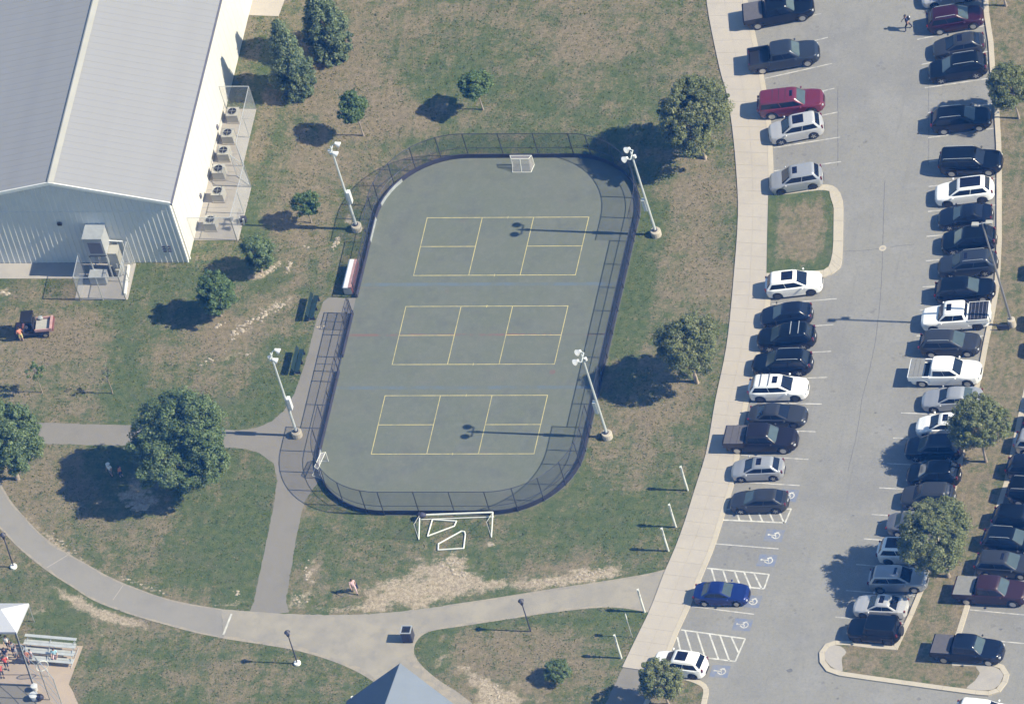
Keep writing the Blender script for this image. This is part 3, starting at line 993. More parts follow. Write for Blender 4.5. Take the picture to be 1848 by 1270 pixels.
stones([(250, 914, 20, 8, 0, 34, .20), (272, 905, 14, 6, 0, 12, .17), (306, 917, 6, 3, 0, 3, .16), (470, 572, 46, 5, -25, 34, .15), (430, 598, 34, 6, -28, 18, .15), (497, 553, 24, 5, -30, 14, .14), (487, 487, 18, 5, -35, 22, .17), (522, 480, 4, 16, 15, 14, .15),
        (380, 652, 34, 5, -30, 9, .12), (452, 640, 10, 6, 0, 5, .13), (605, 440, 4, 12, 14, 12, .14), (553, 447, 8, 4, 0, 5, .13), (8, 527, 8, 6, 0, 9, .17), (400, 585, 14, 4, -30, 7, .15), (552, 1030, 6, 18, 14, 12, .12), (540, 1080, 14, 12, 0, 12, .12), (815, 1015, 24, 8, 0, 20, .13), (830, 1035, 24, 8, 0, 16, .13),
        (1000, 1050, 60, 5, -4, 24, .11), (1070, 1035, 34, 7, -5, 24, .12), (887, 983, 8, 3, 0, 7, .13), (880, 1235, 44, 8, 35, 30, .12), (900, 1258, 26, 8, 0, 16, .12), (430, 1072, 5, 10, 0, 6, .12), (250, 1052, 50, 2, 20, 12, .10), (120, 985, 40, 3, 40, 12, .11), (575, 590, 8, 3, 0, 4, .14)])


def tufts():
    rs = np.random.RandomState(9)
    N = 150000
    px = rs.rand(N)*1960-55
    py = rs.rand(N)*1380-55
    # pixel -> ground, vectorised P()
    d = [FWD[k]*FPX+RT[k]*(px-924)-UP[k]*(py-635) for k in range(3)]
    t = -CAM.z/d[2]
    X, Y = CAM.x+d[0]*t, CAM.y+d[1]*t
    ok = np.ones(N, bool)

    def inside(poly):
        r = np.zeros(N, bool)
        n = len(poly)
        for i in range(n):
            (x1, y1), (x2, y2) = poly[i], poly[(i+1) % n]
            if y1 == y2:
                continue
            c = ((y1 > py) != (y2 > py)) & (px < (x2-x1)*(py-y1)/(y2-y1)+x1)
            r ^= c
        return r
    for poly in (lotpix, LEFT+list(reversed(KERB)), P1, smooth_poly(UPE, 4, False)+list(reversed(smooth_poly(LOE, 4, False))), smooth_poly(U2, 3, False)+smooth_poly(L2, 3, False)+smooth_poly(L3, 3, False),
                 [(1124, 1204), (1194, 1214), (1170, 1290), (1150, 1420), (1020, 1420), (1060, 1330), (1100, 1255)], [(-60, 476), (346, 476), (463, 0), (470, -80), (-60, -80)], [(400, 195), (466, 195), (430, 437), (344, 437)], [(130, 470), (248, 470), (231, 543), (133, 543)], [(-60, 470), (152, 470), (152, 505), (-60, 505)],
                 [(-60, 1160), (60, 1160), (152, 1163), (124, 1234), (131, 1246), (150, 1300), (-60, 1300)], [(440, -60), (535, -60), (503, 30), (440, 30)]):
        ok &= ~inside(poly)
    ok &= ~((X > -4.5) & (X < 17.9) & (Y > -31.4) & (Y < 6.6))
    # thin out at random in noisy drifts
    g = np.random.RandomState(4).rand(80, 80)
    gx, gy = ((X+70)/1.7), ((Y+70)/1.7)
    ok &= rs.rand(N) < .15+.85*g[gx.astype(int) % 80, gy.astype(int) % 80]
    bi = np.clip(np.searchsorted(BARE_GRID[0], X), 0, len(BARE_GRID[0])-1)
    bj = np.clip(np.searchsorted(BARE_GRID[1], Y), 0, len(BARE_GRID[1])-1)
    ok &= rs.rand(N) > np.clip(BARE_GRID[2][bj, bi]*3.2, 0, .985)
    X, Y = X[ok], Y[ok]
    n = len(X)
    a = rs.rand(n)*2*pi
    w_ = .035+.06*rs.rand(n)
    h = .03+.055*rs.rand(n)
    V_ = np.zeros((n, 6, 3))
    for k in range(2):
        aa = a+k*1.5
        V_[:, 3*k, 0] = X-np.cos(aa)*w_
        V_[:, 3*k, 1] = Y-np.sin(aa)*w_
        V_[:, 3*k+1, 0] = X+np.cos(aa)*w_
        V_[:, 3*k+1, 1] = Y+np.sin(aa)*w_
        V_[:, 3*k+2, 0] = X+(rs.rand(n)-.5)*.1
        V_[:, 3*k+2, 1] = Y+(rs.rand(n)-.5)*.1
        V_[:, 3*k+2, 2] = h
    me = bpy.data.meshes.new('grass_tufts')
    me.vertices.add(n*6)
    me.vertices.foreach_set('co', V_.ravel())
    me.loops.add(n*6)
    me.loops.foreach_set('vertex_index', np.arange(n*6))
    me.polygons.add(n*2)
    me.polygons.foreach_set('loop_start', np.arange(n*2)*3)
    me.polygons.foreach_set('loop_total', np.full(n*2, 3))
    me.update()
    at = me.attributes.new('tone', 'FLOAT', 'FACE')
    at.data.foreach_set('value', np.repeat(rs.rand(n), 2).astype(np.float32))
    m = bpy.data.materials.new('grass blades')
    m.use_nodes = True
    nn = m.node_tree.nodes
    l = m.node_tree.links
    atn = nn.new('ShaderNodeAttribute')
    atn.attribute_name = 'tone'
    r = nn.new('ShaderNodeValToRGB')
    r.color_ramp.elements[0].color = (.065, .095, .035, 1)
    r.color_ramp.elements[1].color = (.24, .21, .13, 1)
    e = r.color_ramp.elements.new(.6)
    e.color = (.10, .135, .05, 1)
    l.new(atn.outputs['Fac'], r.inputs[0])
    b_ = nn['Principled BSDF']
    b_.inputs['Roughness'].default_value = .9
    b_.inputs['Specular IOR Level'].default_value = .1
    l.new(r.outputs[0], b_.inputs['Base Color'])
    me.materials.append(m)
    o = link('grass_tufts', me)
    tag(o, 'short grass tufts over the lawns', kind='stuff')


tufts()

# ------------------------------------------------------------------ court
RX0, RX1, RY0, RY1, RR = -4.3, 17.66, -31.2, 6.42, 6.6


def rink_outline(off=0, n=10):
    """rounded rectangle counter-clockwise starting at the lower end of the right side"""
    x0, x1, y0, y1, r = RX0-off, RX1+off, RY0-off, RY1+off, RR+off
    pts = []
    for cx, cy, a0 in ((x1-r, y1-r, 0), (x0+r, y1-r, pi/2), (x0+r, y0+r, pi), (x1-r, y0+r, 3*pi/2)):
        for k in range(n+1):
            t = a0+pi/2*k/n
            pts.append(Vector((cx+r*cos(t), cy+r*sin(t), 0)))
    return pts


co = MB().use('court').face([(p.x, p.y, .008) for p in rink_outline(.03, 16)]).build('court_surface')
co['kind'] = 'structure'
q1, q2, q3, q4 = P(650, 538), P(600, 538), P(600, 566), P(643, 566)


def court_lines():
    # three courts: left x, top y in world from the photograph's lines
    for (a, b, c, d) in (((771.1, 392.6), (1062.2, 393.2), (1038.8, 496.3), (746.6, 496.6)), ((732.1, 553.8), (1024.7, 553), (1001.9, 655.6), (707.4, 657.7)), ((694.7, 713.6), (988.1, 713.6), (964.2, 818.8), (670, 818.8))):
        c0 = (P(*a)+P(*b)+P(*c)+P(*d))/4
        w_, h_ = 13.41/2, 3.05
        x0, x1, y0, y1 = c0.x-w_, c0.x+w_, c0.y-h_, c0.y+h_
        k1, k2 = c0.x-2.13, c0.x+2.13
        t = .05/2*1.25
        mb = MB().use('yellow_line')
        z = .0125
        for (ax, ay, bx, by) in ((x0, y0, x1, y0), (x0, y1, x1, y1)):
            mb.face([(ax-t, ay-t, z), (bx+t, ay-t, z), (bx+t, ay+t, z), (ax-t, ay+t, z)])
        for xx in (x0, k1, k2, x1):
            mb.face([(xx-t, y0-t, z+.001), (xx+t, y0-t, z+.001), (xx+t, y1+t, z+.001), (xx-t, y1+t, z+.001)])
        for (xa, xb) in ((x0, k1), (k2, x1)):
            mb.face([(xa, c0.y-t, z+.0016), (xb, c0.y-t, z+.0016), (xb, c0.y+t, z+.0016), (xa, c0.y+t, z+.0016)])
        for yy in (y0, y1):
            mb.face([(c0.x-t, yy-.12, z+.0022), (c0.x+t, yy-.12, z+.0022), (c0.x+t, yy+.12, z+.0022), (c0.x-t, yy+.12, z+.0022)])
        o = mb.build('game_court_lines')
        o['kind'] = 'structure'
    for nm, y, m, hw in (('blue_line', P(880, 513).y, 'blue_line', .17), ('blue_line', P(880, 699).y, 'blue_line', .17), ('red_line', P(880, 604).y, 'red_line', .12)):
        o = MB().use(m).face([(RX0+.1, y-hw, .0102), (RX1-.1, y-hw, .0102), (RX1-.1, y+hw, .0102), (RX0+.1, y+hw, .0102)]).build(nm)
        o['kind'] = 'structure'
    for (x, y) in ((997, 671),):
        c = P(x, y)
        o = MB().use('red_line').face([(c.x+.25*cos(t), c.y+.25*sin(t), .0106) for t in [i*pi/8 for i in range(16)]]).build('faceoff_spot')
        o['kind'] = 'structure'


court_lines()


def rink_fence():
    t = thing('rink_fence', 'dark chain link fence on low dark boards around the green rink court', 'fence', (RX1, RY0+RR, 0))
    ox, oy = RX1, RY0+RR
    yT, yB = P(1146, 414).y, P(1060, 789).y
    # walk round the outline with posts about every 2.5 m
    out = rink_outline(0, 14)
    seg = []
    for i in range(len(out)):
        a, b = out[i], out[(i+1) % len(out)]
        if (b-a).length < 1e-3:
            continue
        seg.append((a, b))
    pts = [seg[0][0]]
    # straight pieces get even posts, arcs get a post every ~2.5 m
    acc = []
    poly = []
    for a, b in seg:
        L = (b-a).length
        n = max(1, round(L/2.55)) if L > 3 else 1
        for k in range(n):
            poly.append((a.lerp(b, k/n), L > 3))
    posts = []
    bare_pts = set()
    last = None
    dist = 0
    for i, (p, straight) in enumerate(poly):
        posts.append(p)
        if last is None or straight or poly[i-1][1]:
            dist = 0
        else:
            dist += (p-last).length
            if dist > 2.2:
                dist = 0
            else:
                bare_pts.add((round(p.x, 3), round(p.y, 3)))
        last = p
    gapA0, gapA1 = P(649, 537).y, P(640, 566).y
    gateB0, gateB1 = P(616, 645).y, P(610, 671).y
    rings = posts
    # insert door posts on the left side
    left = [i for i, p in enumerate(rings) if abs(p.x-RX0) < .01]
    keep = [p for p in rings if not (abs(p.x-RX0) < .01 and (gapA1-.9 < p.y < gapA0+.9 or gateB1-.9 < p.y < gateB0+.9))]
    extra = [Vector((RX0, y, 0)) for y in (gapA0, gapA1, gateB0, gateB1)]
    # order by outline angle parameter
    c = Vector(((RX0+RX1)/2, (RY0+RY1)/2, 0))

    def key(p):
        return atan2((p.y-c.y)/(RY1-RY0), (p.x-c.x)/(RX1-RX0))
    allp = sorted(keep+extra, key=key)
    N = len(allp)
    M_ = lambda p: (p.x-ox, p.y-oy)
    for i in range(N):
        a, b = allp[i], allp[(i+1) % N]
        my = (a.y+b.y)/2
        H = 2.82 if (my > yT-.2 or my < yB+.2) else 1.78
        hp = 2.82 if (a.y > yT-1.2 or a.y < yB+1.2) else 1.78
        ax, ay = M_(a)
        bx, by = M_(b)
        if (round(a.x, 3), round(a.y, 3)) not in bare_pts:
            MB().use('fence_post').tube((ax, ay, 0), (ax, ay, hp+.03), .04, 7).build('post', t)
        isleft = abs(a.x-RX0) < .01 and abs(b.x-RX0) < .01
        if isleft and abs(a.y-gapA0) < .01:
            continue
        gate = isleft and abs(a.y-gateB0) < .01
        d = Vector((bx-ax, by-ay, 0))
        nrm = Vector((d.y, -d.x, 0)).normalized()
        MB().use('fence_post').tube((ax, ay, H), (bx, by, H), .03, 6).build('top_rail', t)
        MB().use('fence_post').tube((ax, ay, 1.12), (bx, by, 1.12), .024, 5).build('mid_rail', t)
        MB().use('chain_dark').face([(ax+nrm.x*.03, ay+nrm.y*.03, .05), (bx+nrm.x*.03, by+nrm.y*.03, .05), (bx+nrm.x*.03, by+nrm.y*.03, H), (ax+nrm.x*.03, ay+nrm.y*.03, H)]).build('mesh_panel', t)
        if gate:
            g = MB().use('fence_post')
            m_ = (ax+bx)/2, (ay+by)/2
            g.tube((m_[0], m_[1], .1), (m_[0], m_[1], H), .03, 5)
            g.tube((ax, ay, .12), (bx, by, .12), .03, 5)
            g.build('gate_frame', t)
            continue
        # low board: solid panel just inside of the posts
        white = (isleft and 0 <= my and my < 3) or (isleft and -3 < my <= 0.2) or (a.x < -.5 and 1.0 < my < 4.2 and a.x < -2) or (isleft and my < -24.0) or (a.x < -3.5 and my < -24)
        i0 = .05
        q = [(ax-nrm.x*i0, ay-nrm.y*i0), (bx-nrm.x*i0, by-nrm.y*i0), (bx-nrm.x*.11, by-nrm.y*.11), (ax-nrm.x*.11, ay-nrm.y*.11)]
        mb = MB().use('board_dark').prism(q, .0, .46)
        if white:
            q2_ = [(ax-nrm.x*.112, ay-nrm.y*.112), (bx-nrm.x*.112, by-nrm.y*.112), (bx-nrm.x*.14, by-nrm.y*.14), (ax-nrm.x*.14, ay-nrm.y*.14)]
            mb.use('board_white').prism(q2_, .02, .34)
        mb.build('board', t)
    # open gate leaf folded back along the fence
    gx, gy = RX0-ox-.12, gapA1-oy
    g = MB().use('fence_post')
    for z in (.12, 1.0, 1.95):
        g.tube((gx, gy, z), (gx-.05, gy-1.75, z), .03, 5)
    for y in (0, -.9, -1.75):
        g.tube((gx+y*.03, gy+y, .1), (gx+y*.03, gy+y, 1.97), .03, 5)
    g.use('chain_dark').face([(gx-.02, gy, .12), (gx-.07, gy-1.75, .12), (gx-.07, gy-1.75, 1.95), (gx-.02, gy, 1.95)])
    g.build('open_gate', t)


rink_fence()


def enclosure(name, label, pts, H, nposts=2.4, mat_='chain_galv', post='galv', rails=(0.0,), skip=(), cat='fence', r=.04):
    """chain link fence along ground points"""
    o = pts[0]
    t = thing(name, label, cat, (o.x, o.y, 0))
    for i, (a, b) in enumerate(zip(pts[:-1], pts[1:])):
        a = a-o
        b = b-o
        if i in skip:
            continue
        n = max(1, round((b-a).length/nposts))
        for k in range(n):
            p, q = a.lerp(b, k/n), a.lerp(b, (k+1)/n)
            MB().use(post).tube((p.x, p.y, 0), (p.x, p.y, H), r, 6).build('post', t)
            MB().use(post).tube((p.x, p.y, H), (q.x, q.y, H), r*.75, 6).build('top_rail', t)
            for z in rails:
                if z > 0:
                    MB().use(post).tube((p.x, p.y, z), (q.x, q.y, z), r*.6, 5).build('mid_rail', t)
            MB().use(mat_).face([(p.x, p.y, .05), (q.x, q.y, .05), (q.x, q.y, H), (p.x, p.y, H)]).build('mesh_panel', t)
        MB().use(post).tube((b.x, b.y, 0), (b.x, b.y, H), r, 6).build('post', t)
    return t


# ------------------------------------------------------------------ metal building
def building():
    x0, x1, xr = -37.64, -19.0, -28.32
    y0, y1 = -4.6, 33.0
    he, hr = 7.5, 9.95
    t = thing('metal_building', 'large grey metal sports building with low gable roof and white east wall', 'building', (x1, y0, 0))
    X = lambda x: x-x1
    # core
    core = MB().use('wall_metal')
    core.prism([(X(x0)+.06, .06), (-.06, .06), (-.06, y1-y0-.06), (X(x0)+.06, y1-y0-.06)], 0, he-.1)
    core.build('wall_core', t)
    # south wall panels in two courses
    pw = .458
    n = round((x1-x0)/pw)
    pw = (x1-x0)/n
    zs = 6.2

    def roofz(x):
        return he+(hr-he)*(1-abs(x-xr)/(x1-xr))
    for k in range(n):
        a, b = x0+k*pw, x0+(k+1)*pw
        for lo, hi in ((0.02, zs), (zs+.02, None)):
            za = roofz(a) if hi is None else hi
            zb = roofz(b) if hi is None else hi
            za -= .02
            zb -= .02
            mb = MB().use('wall_metal')
            off = -.0 if hi else .012
            # flat pan
            rw = .11
            zr = za+(zb-za)*(rw/pw)
            mb.face([(X(a)+rw, off, lo), (X(b), off, lo), (X(b), off, zb), (X(a)+rw, off, zr)])
            # raised trapezoid rib
            mb.use('rib')
            mb.face([(X(a)+.025, off-.045, lo), (X(a)+rw-.025, off-.045, lo), (X(a)+rw-.025, off-.045, zr), (X(a)+.025, off-.045, za)])
            mb.face([(X(a), off, lo), (X(a)+.025, off-.045, lo), (X(a)+.025, off-.045, za), (X(a), off, za)])
            mb.face([(X(a)+rw-.025, off-.045, lo), (X(a)+rw, off, lo), (X(a)+rw, off, zr), (X(a)+rw-.025, off-.045, zr)])
            mb.build('wall_panel', t)
    MB().use('rib').box(X(x0), -.12, -.03, .02, zs-.01, zs+.03).build('seam_flashing', t)
    # east wall panels
    n = 40
    me = MB().use('wall_white').box(-.05, 0, .0, (y1-y0)/n-.012, .02, he).mesh('east_wall_panel')
    for k in range(n):
        link('wall_panel', me, t, (0, k*(y1-y0)/n, 0))
    # roof panels
    n = 58
    d = (y1-y0+.5)/n
    for side in (1, -1):
        xe = x1+.25 if side == 1 else x0-.25
        ze = roofz(x1)-.25*(hr-he)/(x1-xr)
        mb = MB().use('roof_metal')
        a, b = (X(xr), 0, hr+.12), (X(xe), 0, ze+.12)
        s = (1 if side == 1 else -1)
        pts = [(b[0], .0, b[2]), (b[0], d-.03, b[2]), (a[0], d-.03, a[2]), (a[0], .0, a[2])]
        if side == -1:
            pts.reverse()
        mb.face(pts)
        lo = [(p[0], p[1], p[2]-.05) for p in pts]
        for i in range(4):
            mb.face([pts[i], lo[i], lo[(i+1) % 4], pts[(i+1) % 4]])
        # standing seam
        q = [(b[0], d-.03, b[2]), (b[0], d+.005, b[2]), (a[0], d+.005, a[2]), (a[0], d-.03, a[2])]
        up = [(p[0], p[1], p[2]+.010) for p in q]
        dn = [(p[0], p[1], p[2]-.03) for p in q]
        for i in range(4):
            mb.face([up[i], dn[i], dn[(i+1) % 4], up[(i+1) % 4]])
        mb.face(up if side == 1 else list(reversed(up)))
        me = mb.mesh('roof_panel')
        for k in range(n):
            link('roof_panel', me, t, (0, -.3+k*d, 0))
    rc = MB().use('ridge_metal')
    for s in (1, -1):
        w_ = .42 if s == 1 else .12
        rc.face([(X(xr), -.32, hr+.24), (X(xr)+s*w_, -.32, hr+.24-w_*.263-.02), (X(xr)+s*w_, y1-y0+.2, hr+.24-w_*.263-.02), (X(xr), y1-y0+.2, hr+.24)])
    rc.build('ridge_cap', t)
    # rake trim and eave
    for s in (1, -1):
        xe = X(x1)+.27 if s == 1 else X(x0)-.27
        ze = he-.07
        mb = MB().use('trim_white')
        mb.hexa([(X(xr), -.36, hr-.12), (xe, -.36, ze-.12), (xe, -.30, ze-.12), (X(xr), -.30, hr-.12)] if s == 1 else [(xe, -.36, ze-.12), (X(xr), -.36, hr-.12), (X(xr), -.30, hr-.12), (xe, -.30, ze-.12)],
                [(X(xr), -.36, hr+.2), (xe, -.36, ze+.2), (xe, -.28, ze+.2), (X(xr), -.28, hr+.2)] if s == 1 else [(xe, -.36, ze+.2), (X(xr), -.36, hr+.2), (X(xr), -.28, hr+.2), (xe, -.28, ze+.2)])
        mb.build('rake_trim', t)
    MB().use('gutter').box(.255, .36, -.36, y1-y0+.2, he-.2, he+.04).build('gutter', t)
    MB().use('trim_white').box(-.10, .03, -.045, .1, 0, he-.1).build('corner_trim', t)
    MB().use('trim_white').box(.03, .13, .3, .4, .0, 7.2).build('downspout', t)
    # vents, lights, louvres
    p = P(108, 402, 0)
    MB().use('black').box(X(P(108, 402, 4.9).x)-.18, X(P(108, 402, 4.9).x)+.18, -.22, -.05, 4.75, 5.0).build('wall_vent', t)
    for (x, z) in ((-1.62, 1.35), (-1.2, 1.35)):
        mb = MB().use('gutter')
        for i in range(3):
            mb.box(x-.13, x+.13, -.09, -.05, z+i*.28, z+.16+i*.28)
        mb.build('louvre', t)
    for (px, py, z) in ((358, 230, 5.2), (325, 354, 5.2)):
        # fixture on the east wall: y from the ray at that height
        q = P(px, py, 0)
        # find z so that ray hits x = x1
        for z in np.arange(1, 7.4, .05):
            q = P(px, py, float(z))
            if q.x <= x1:
                break
        MB().use('gutter').box(.0, .12, q.y-y0-.13, q.y-y0+.13, z-.2, z+.22).build('wall_light', t)
    return t


building()

# south equipment area
sheet('equipment_pad', [(150, 475), (246, 475), (231, 541), (135, 541)], .024, 'pad')
enclosure('equipment_fence', 'galvanised chain link cage round the equipment at the gable wall', [P(155, 497), P(145, 542), P(227, 541), P(241, 477)], 2.75, 1.9, cat='fence')
lk = MB().use('trim_white')
a, b = P(233, 481), P(226, 533)
lk.hexa([(a.x-.06, a.y, .02), (b.x-.06, b.y, .02), (b.x+.1, b.y, .02), (a.x+.1, a.y, .02)], [(a.x-.06, a.y, .25), (b.x-.06, b.y, .25), (b.x+.1, b.y, .25), (a.x+.1, a.y, .25)])
tag(lk.build('kerb_beam'), 'bright white low beam along the right side of the equipment cage', 'beam')


def hvac():
    # big raised unit: top corners seen at z = 4.8
    a = P(148, 431.5, 4.75)
    b = P(182, 431.5, 4.75)
    w_ = b.x-a.x
    d_ = 1.66
    t = thing('air_handler', 'big grey air handler box raised on legs against the gable wall', 'air handler', (a.x, a.y, 0))
    MB().use('unit_grey').box(0, w_, 0, d_, 2.75, 4.70).build('casing', t)
    MB().use('galv').box(-.04, w_+.04, -.04, d_+.04, 4.70, 4.78).build('top_cap', t)
    MB().use('dark_metal').box(.12, w_-.12, .1, d_-.1, 2.5, 2.75).build('underside', t)
    for (x, y) in ((.08, .08), (w_-.08, .08), (.08, d_-.08), (w_-.08, d_-.08)):
        MB().use('galv').box(x-.05, x+.05, y-.05, y+.05, 0, 2.5).build('leg', t)
    MB().use('gutter').box(w_*.2, w_*.9, -.03, .0, 3.0, 4.3).build('grille', t)
    a = P(192, 458, 2.6)
    t = thing('exhaust_hood', 'tan topped exhaust box right of the big raised air handler', 'exhaust', (a.x, a.y, 0))
    MB().use('unit_tan').box(0, .82, 0, .95, 1.2, 2.6).build('casing', t)
    MB().use('unit_grey').box(.1, .72, .1, .85, .03, 1.2).build('base', t)
    MB().use('lamp_white').tube((.1, 1.05, 3.0), (1.2, 1.05, 2.9), .06, 8).build('pipe', t)
    MB().use('galv').tube((.05, -.12, 1.7), (.05, -.12, 2.6), .06, 8).build('vent_pipe', t)
    a = P(160, 501, .95)
    t = thing('condenser_box', 'low grey condenser box on the concrete inside the equipment cage', 'condenser', (a.x, a.y, 0))
    MB().use('unit_grey').box(0, 1.35, 0, .85, .12, .95).build('casing', t)
    MB().use('galv').box(-.03, 1.38, -.03, .88, .95, 1.0).build('lid', t)
    MB().use('dark_metal').box(.1, 1.25, .1, .75, .02, .12).build('skid', t)
    a = P(212, 500, 0)
    t = thing('meter_cabinet', 'small grey meter with pipes at the right of the equipment cage', 'meter', (a.x, a.y, .02))
    MB().use('unit_tan').box(0, .4, 0, .35, .1, .8).build('casing', t)
    MB().use('galv').tube((.55, .2, 0), (.55, .2, 1.3), .06, 8).tube((.2, .2, .8), (.2, .2, 1.4), .05, 8).build('pipe', t)


hvac()
o = MB().use('dark_metal').box(-.3, .3, -.2, .2, 0, .35).build('meter_box')
a = P(207, 452, 0)
o.location = (a.x, -4.6-.25, 2.9)
tag(o, 'dark small meter box on the gable wall above the exhaust box', 'meter')

# east air-conditioning yard
PADE = [(402, 197), (463, 197), (438, 303), (454, 338), (431, 434), (346, 434)]
sheet('condenser_pad', PADE, .028, 'pad')
for k in range(7):
    y = 215+k*32
    a, b = P(409-(y-197)*.245, y), P(455-(y-197)*.245, y)
    mb = MB().use('seam').face([(a.x, a.y-.012, .031), (b.x, b.y-.012, .031), (b.x, b.y+.012, .031), (a.x, a.y+.012, .031)])
    o = mb.build('pad_joint')
    o['kind'] = 'structure'
enclosure('condenser_yard_fence', 'tall galvanised chain link fence round the air conditioners beside the white wall', [P(408, 197), P(462, 197), P(439, 300), P(453, 338), P(428, 434), P(348, 434)], 2.75, 2.5)
acs = [(432, 223, 'northmost air conditioner, its fan dark, at the far end of the fenced yard'), (423.5, 261, 'second air conditioner from the far end of the fenced yard'), (416, 293, 'third air conditioner from the far end of the fenced yard'),
       (407, 326, 'fourth air conditioner from the far end, just above the yard gate'), (405.6, 366, 'white topped air conditioner second from the near end of the fenced yard'), (392, 418, 'nearest white topped air conditioner at the south end of the fenced yard')]
me_c = MB().use('unit_tan').box(-.95, 0, 0, .9, .1, .9).mesh('ac_casing')
me_s = MB().use('pad').box(-1.0, .05, -.05, .95, .02, .1).mesh('ac_plinth')
me_t = MB().use('unit_tan').box(-.97, .02, -.02, .92, .9, .93).mesh('ac_top')
me_g = MB().use('black').lathe([(.36, .93), (.36, .965), (.05, .97)], (-.475, .45, 0), 18).mesh('ac_fan')
me_r = MB().use('galv')
for i in range(12):
    t0, t1 = i*pi/6, (i+1)*pi/6
    me_r.tube((-.475+.37*cos(t0), .45+.37*sin(t0), .97), (-.475+.37*cos(t1), .45+.37*sin(t1), .97), .015, 4)
for i in range(4):
    me_r.tube((-.475, .45, .985), (-.475+.37*cos(i*pi/2), .45+.37*sin(i*pi/2), .97), .012, 4)
me_r = me_r.mesh('ac_guard')
for (x, y, lb) in acs:
    p = P(x, y)
    t = thing('air_conditioner', lb, 'air conditioner', (p.x, p.y, .03), 0, 'air conditioners in the fenced yard')
    link('plinth', me_s, t)
    link('casing', me_c, t)
    link('top_panel', me_t, t)
    f = link('fan', me_g, t)
    link('guard', me_r, f)
p = P(440, 400)
t = thing('bike_rack', 'small dark valve cluster on the grass at the yard fence corner', 'valve', (p.x, p.y, 0))
t.name = 'utility_valve'
MB().use('dark_metal').box(-.25, .25, -.15, .2, 0, .5).build('body', t)
MB().use('galv').tube((-.5, 0, .3), (-.2, 0, .5), .07, 7).tube((.1, -.35, .0), (.1, -.2, .55), .09, 8).build('pipe', t)
# gate leaf of the yard
p = P(453, 338)
t = thing('yard_gate', 'open galvanised chain link gate leaf at the middle of the yard fence', 'gate', (p.x, p.y, 0))
g = MB().use('galv')
g.tube((0, .05, .1), (-1.4, 1.2, .1), .03, 5).tube((0, .05, 2.6), (-1.4, 1.2, 2.6), .03, 5).tube((-1.4, 1.2, .1), (-1.4, 1.2, 2.6), .035, 6).tube((0, .05, .1), (0, .05, 2.6), .035, 6).tube((0, .05, .1), (-1.4, 1.2, 2.6), .02, 5)
g.build('gate_frame', t)
MB().use('chain_galv').face([(0, .05, .1), (-1.4, 1.2, .1), (-1.4, 1.2, 2.6), (0, .05, 2.6)]).build('mesh_panel', t)


# ------------------------------------------------------------------ lights
def sports_light(px, py, face, label, H=9.9, box_side=1):
    p = P(px, py)
    t = thing('sports_light', label, 'floodlight', (p.x, p.y, 0), 0, 'sports lights around the rink')
    MB().use('kerb').lathe([(.42, 0), (.42, .5), (.38, .56)], n=16).build('footing', t)
    MB().use('pole_grey').tube((0, 0, .6), (0, 0, H), .12, 10, .075).build('pole', t)
    MB().use('dark_metal').tube((0, 0, .6), (0, 0, .68), .2, 10).build('base_plate', t)
    arm = MB().use('pole_grey')
    arm.tube((0, -.5, H-.25), (0, .5, H-.25), .05, 7)
    arm.tube((0, .5, H-.25), (face*.35, .5, H-.1), .04, 6)
    arm.tube((0, -.5, H-.25), (face*.35, -.5, H-.1), .04, 6)
    arm.tube((0, 0, H), (0, 0, H+.15), .05, 6)
    arm.build('bracket', t)
    for s in (1, -1):
        c = Vector((face*.35, s*.5, H-.1))
        ax = Vector((face*.8, 0, -.6)).normalized()
        mb = MB().use('lamp_white')
        mb.tube(c-ax*.18, c+ax*.03, .1, 10, .17, caps=True)
        mb.tube(c+ax*.03, c+ax*.26, .17, 14, .27, caps=False)
        mb.use('headlight').tube(c+ax*.21, c+ax*.23, .25, 14)
        mb.build('lamp', t, 50)
    mb = MB().use('lamp_white')
    mb.tube((-face*.22, 0, H-.55), (-face*.22, 0, H-.3), .13, 10)
    mb.build('sensor', t, 40)
    bx = box_side
    MB().use('lamp_white' if bx > 0 else 'pole_grey').box(.1, .36 if bx > 0 else .3, -.2, .2, 3.3, 4.6).build('ballast_box', t) if bx > 0 else MB().use('pole_grey').box(-.36, -.1, -.16, .16, 3.0, 4.3).build('ballast_box', t)


sports_light(645, 414, 1, 'sports light left of the rink by the far corner, lamps facing right', box_side=1)
sports_light(537, 786, 1, 'sports light left of the rink at the path junction, lamps facing right', box_side=1)
sports_light(1185, 424, -1, 'sports light right of the rink near the upper tree shadow', box_side=-1)
sports_light(1097, 789, -1, 'sports light right of the rink nearest the accessible parking', box_side=-1)


def path_lamp(px, py, h, label, foot=True):
    p = P(px, py)
    t = thing('path_lamp', label, 'street lamp', (p.x, p.y, 0), 0, 'lantern lamps along the paths')
    if foot:
        MB().use('trim_white').lathe([(.28, 0), (.28, .16), (.22, .2)], n=12).build('footing', t)
    MB().use('dark_metal').tube((0, 0, .05), (0, 0, h-.55), .06, 8, .045).build('pole', t)
    MB().use('dark_metal').lathe([(.06, h-.6), (.1, h-.55), (.2, h-.1), (.24, h-.08)], n=8).build('lantern', t)
    MB().use('dark_metal').lathe([(.26, h-.08), (.1, h+.1), (.02, h+.16)], n=8).build('cap', t)


path_lamp(25, 1023, 4.05, 'dark lantern lamp on a pale footing beside the curved path at the left edge')
path_lamp(537, 1197, 3.9, 'dark lantern lamp on a white footing left of the blue roof')
path_lamp(958, 1139, 3.8, 'dark lantern lamp without pale footing on the dry grass right of the waste bin', False)


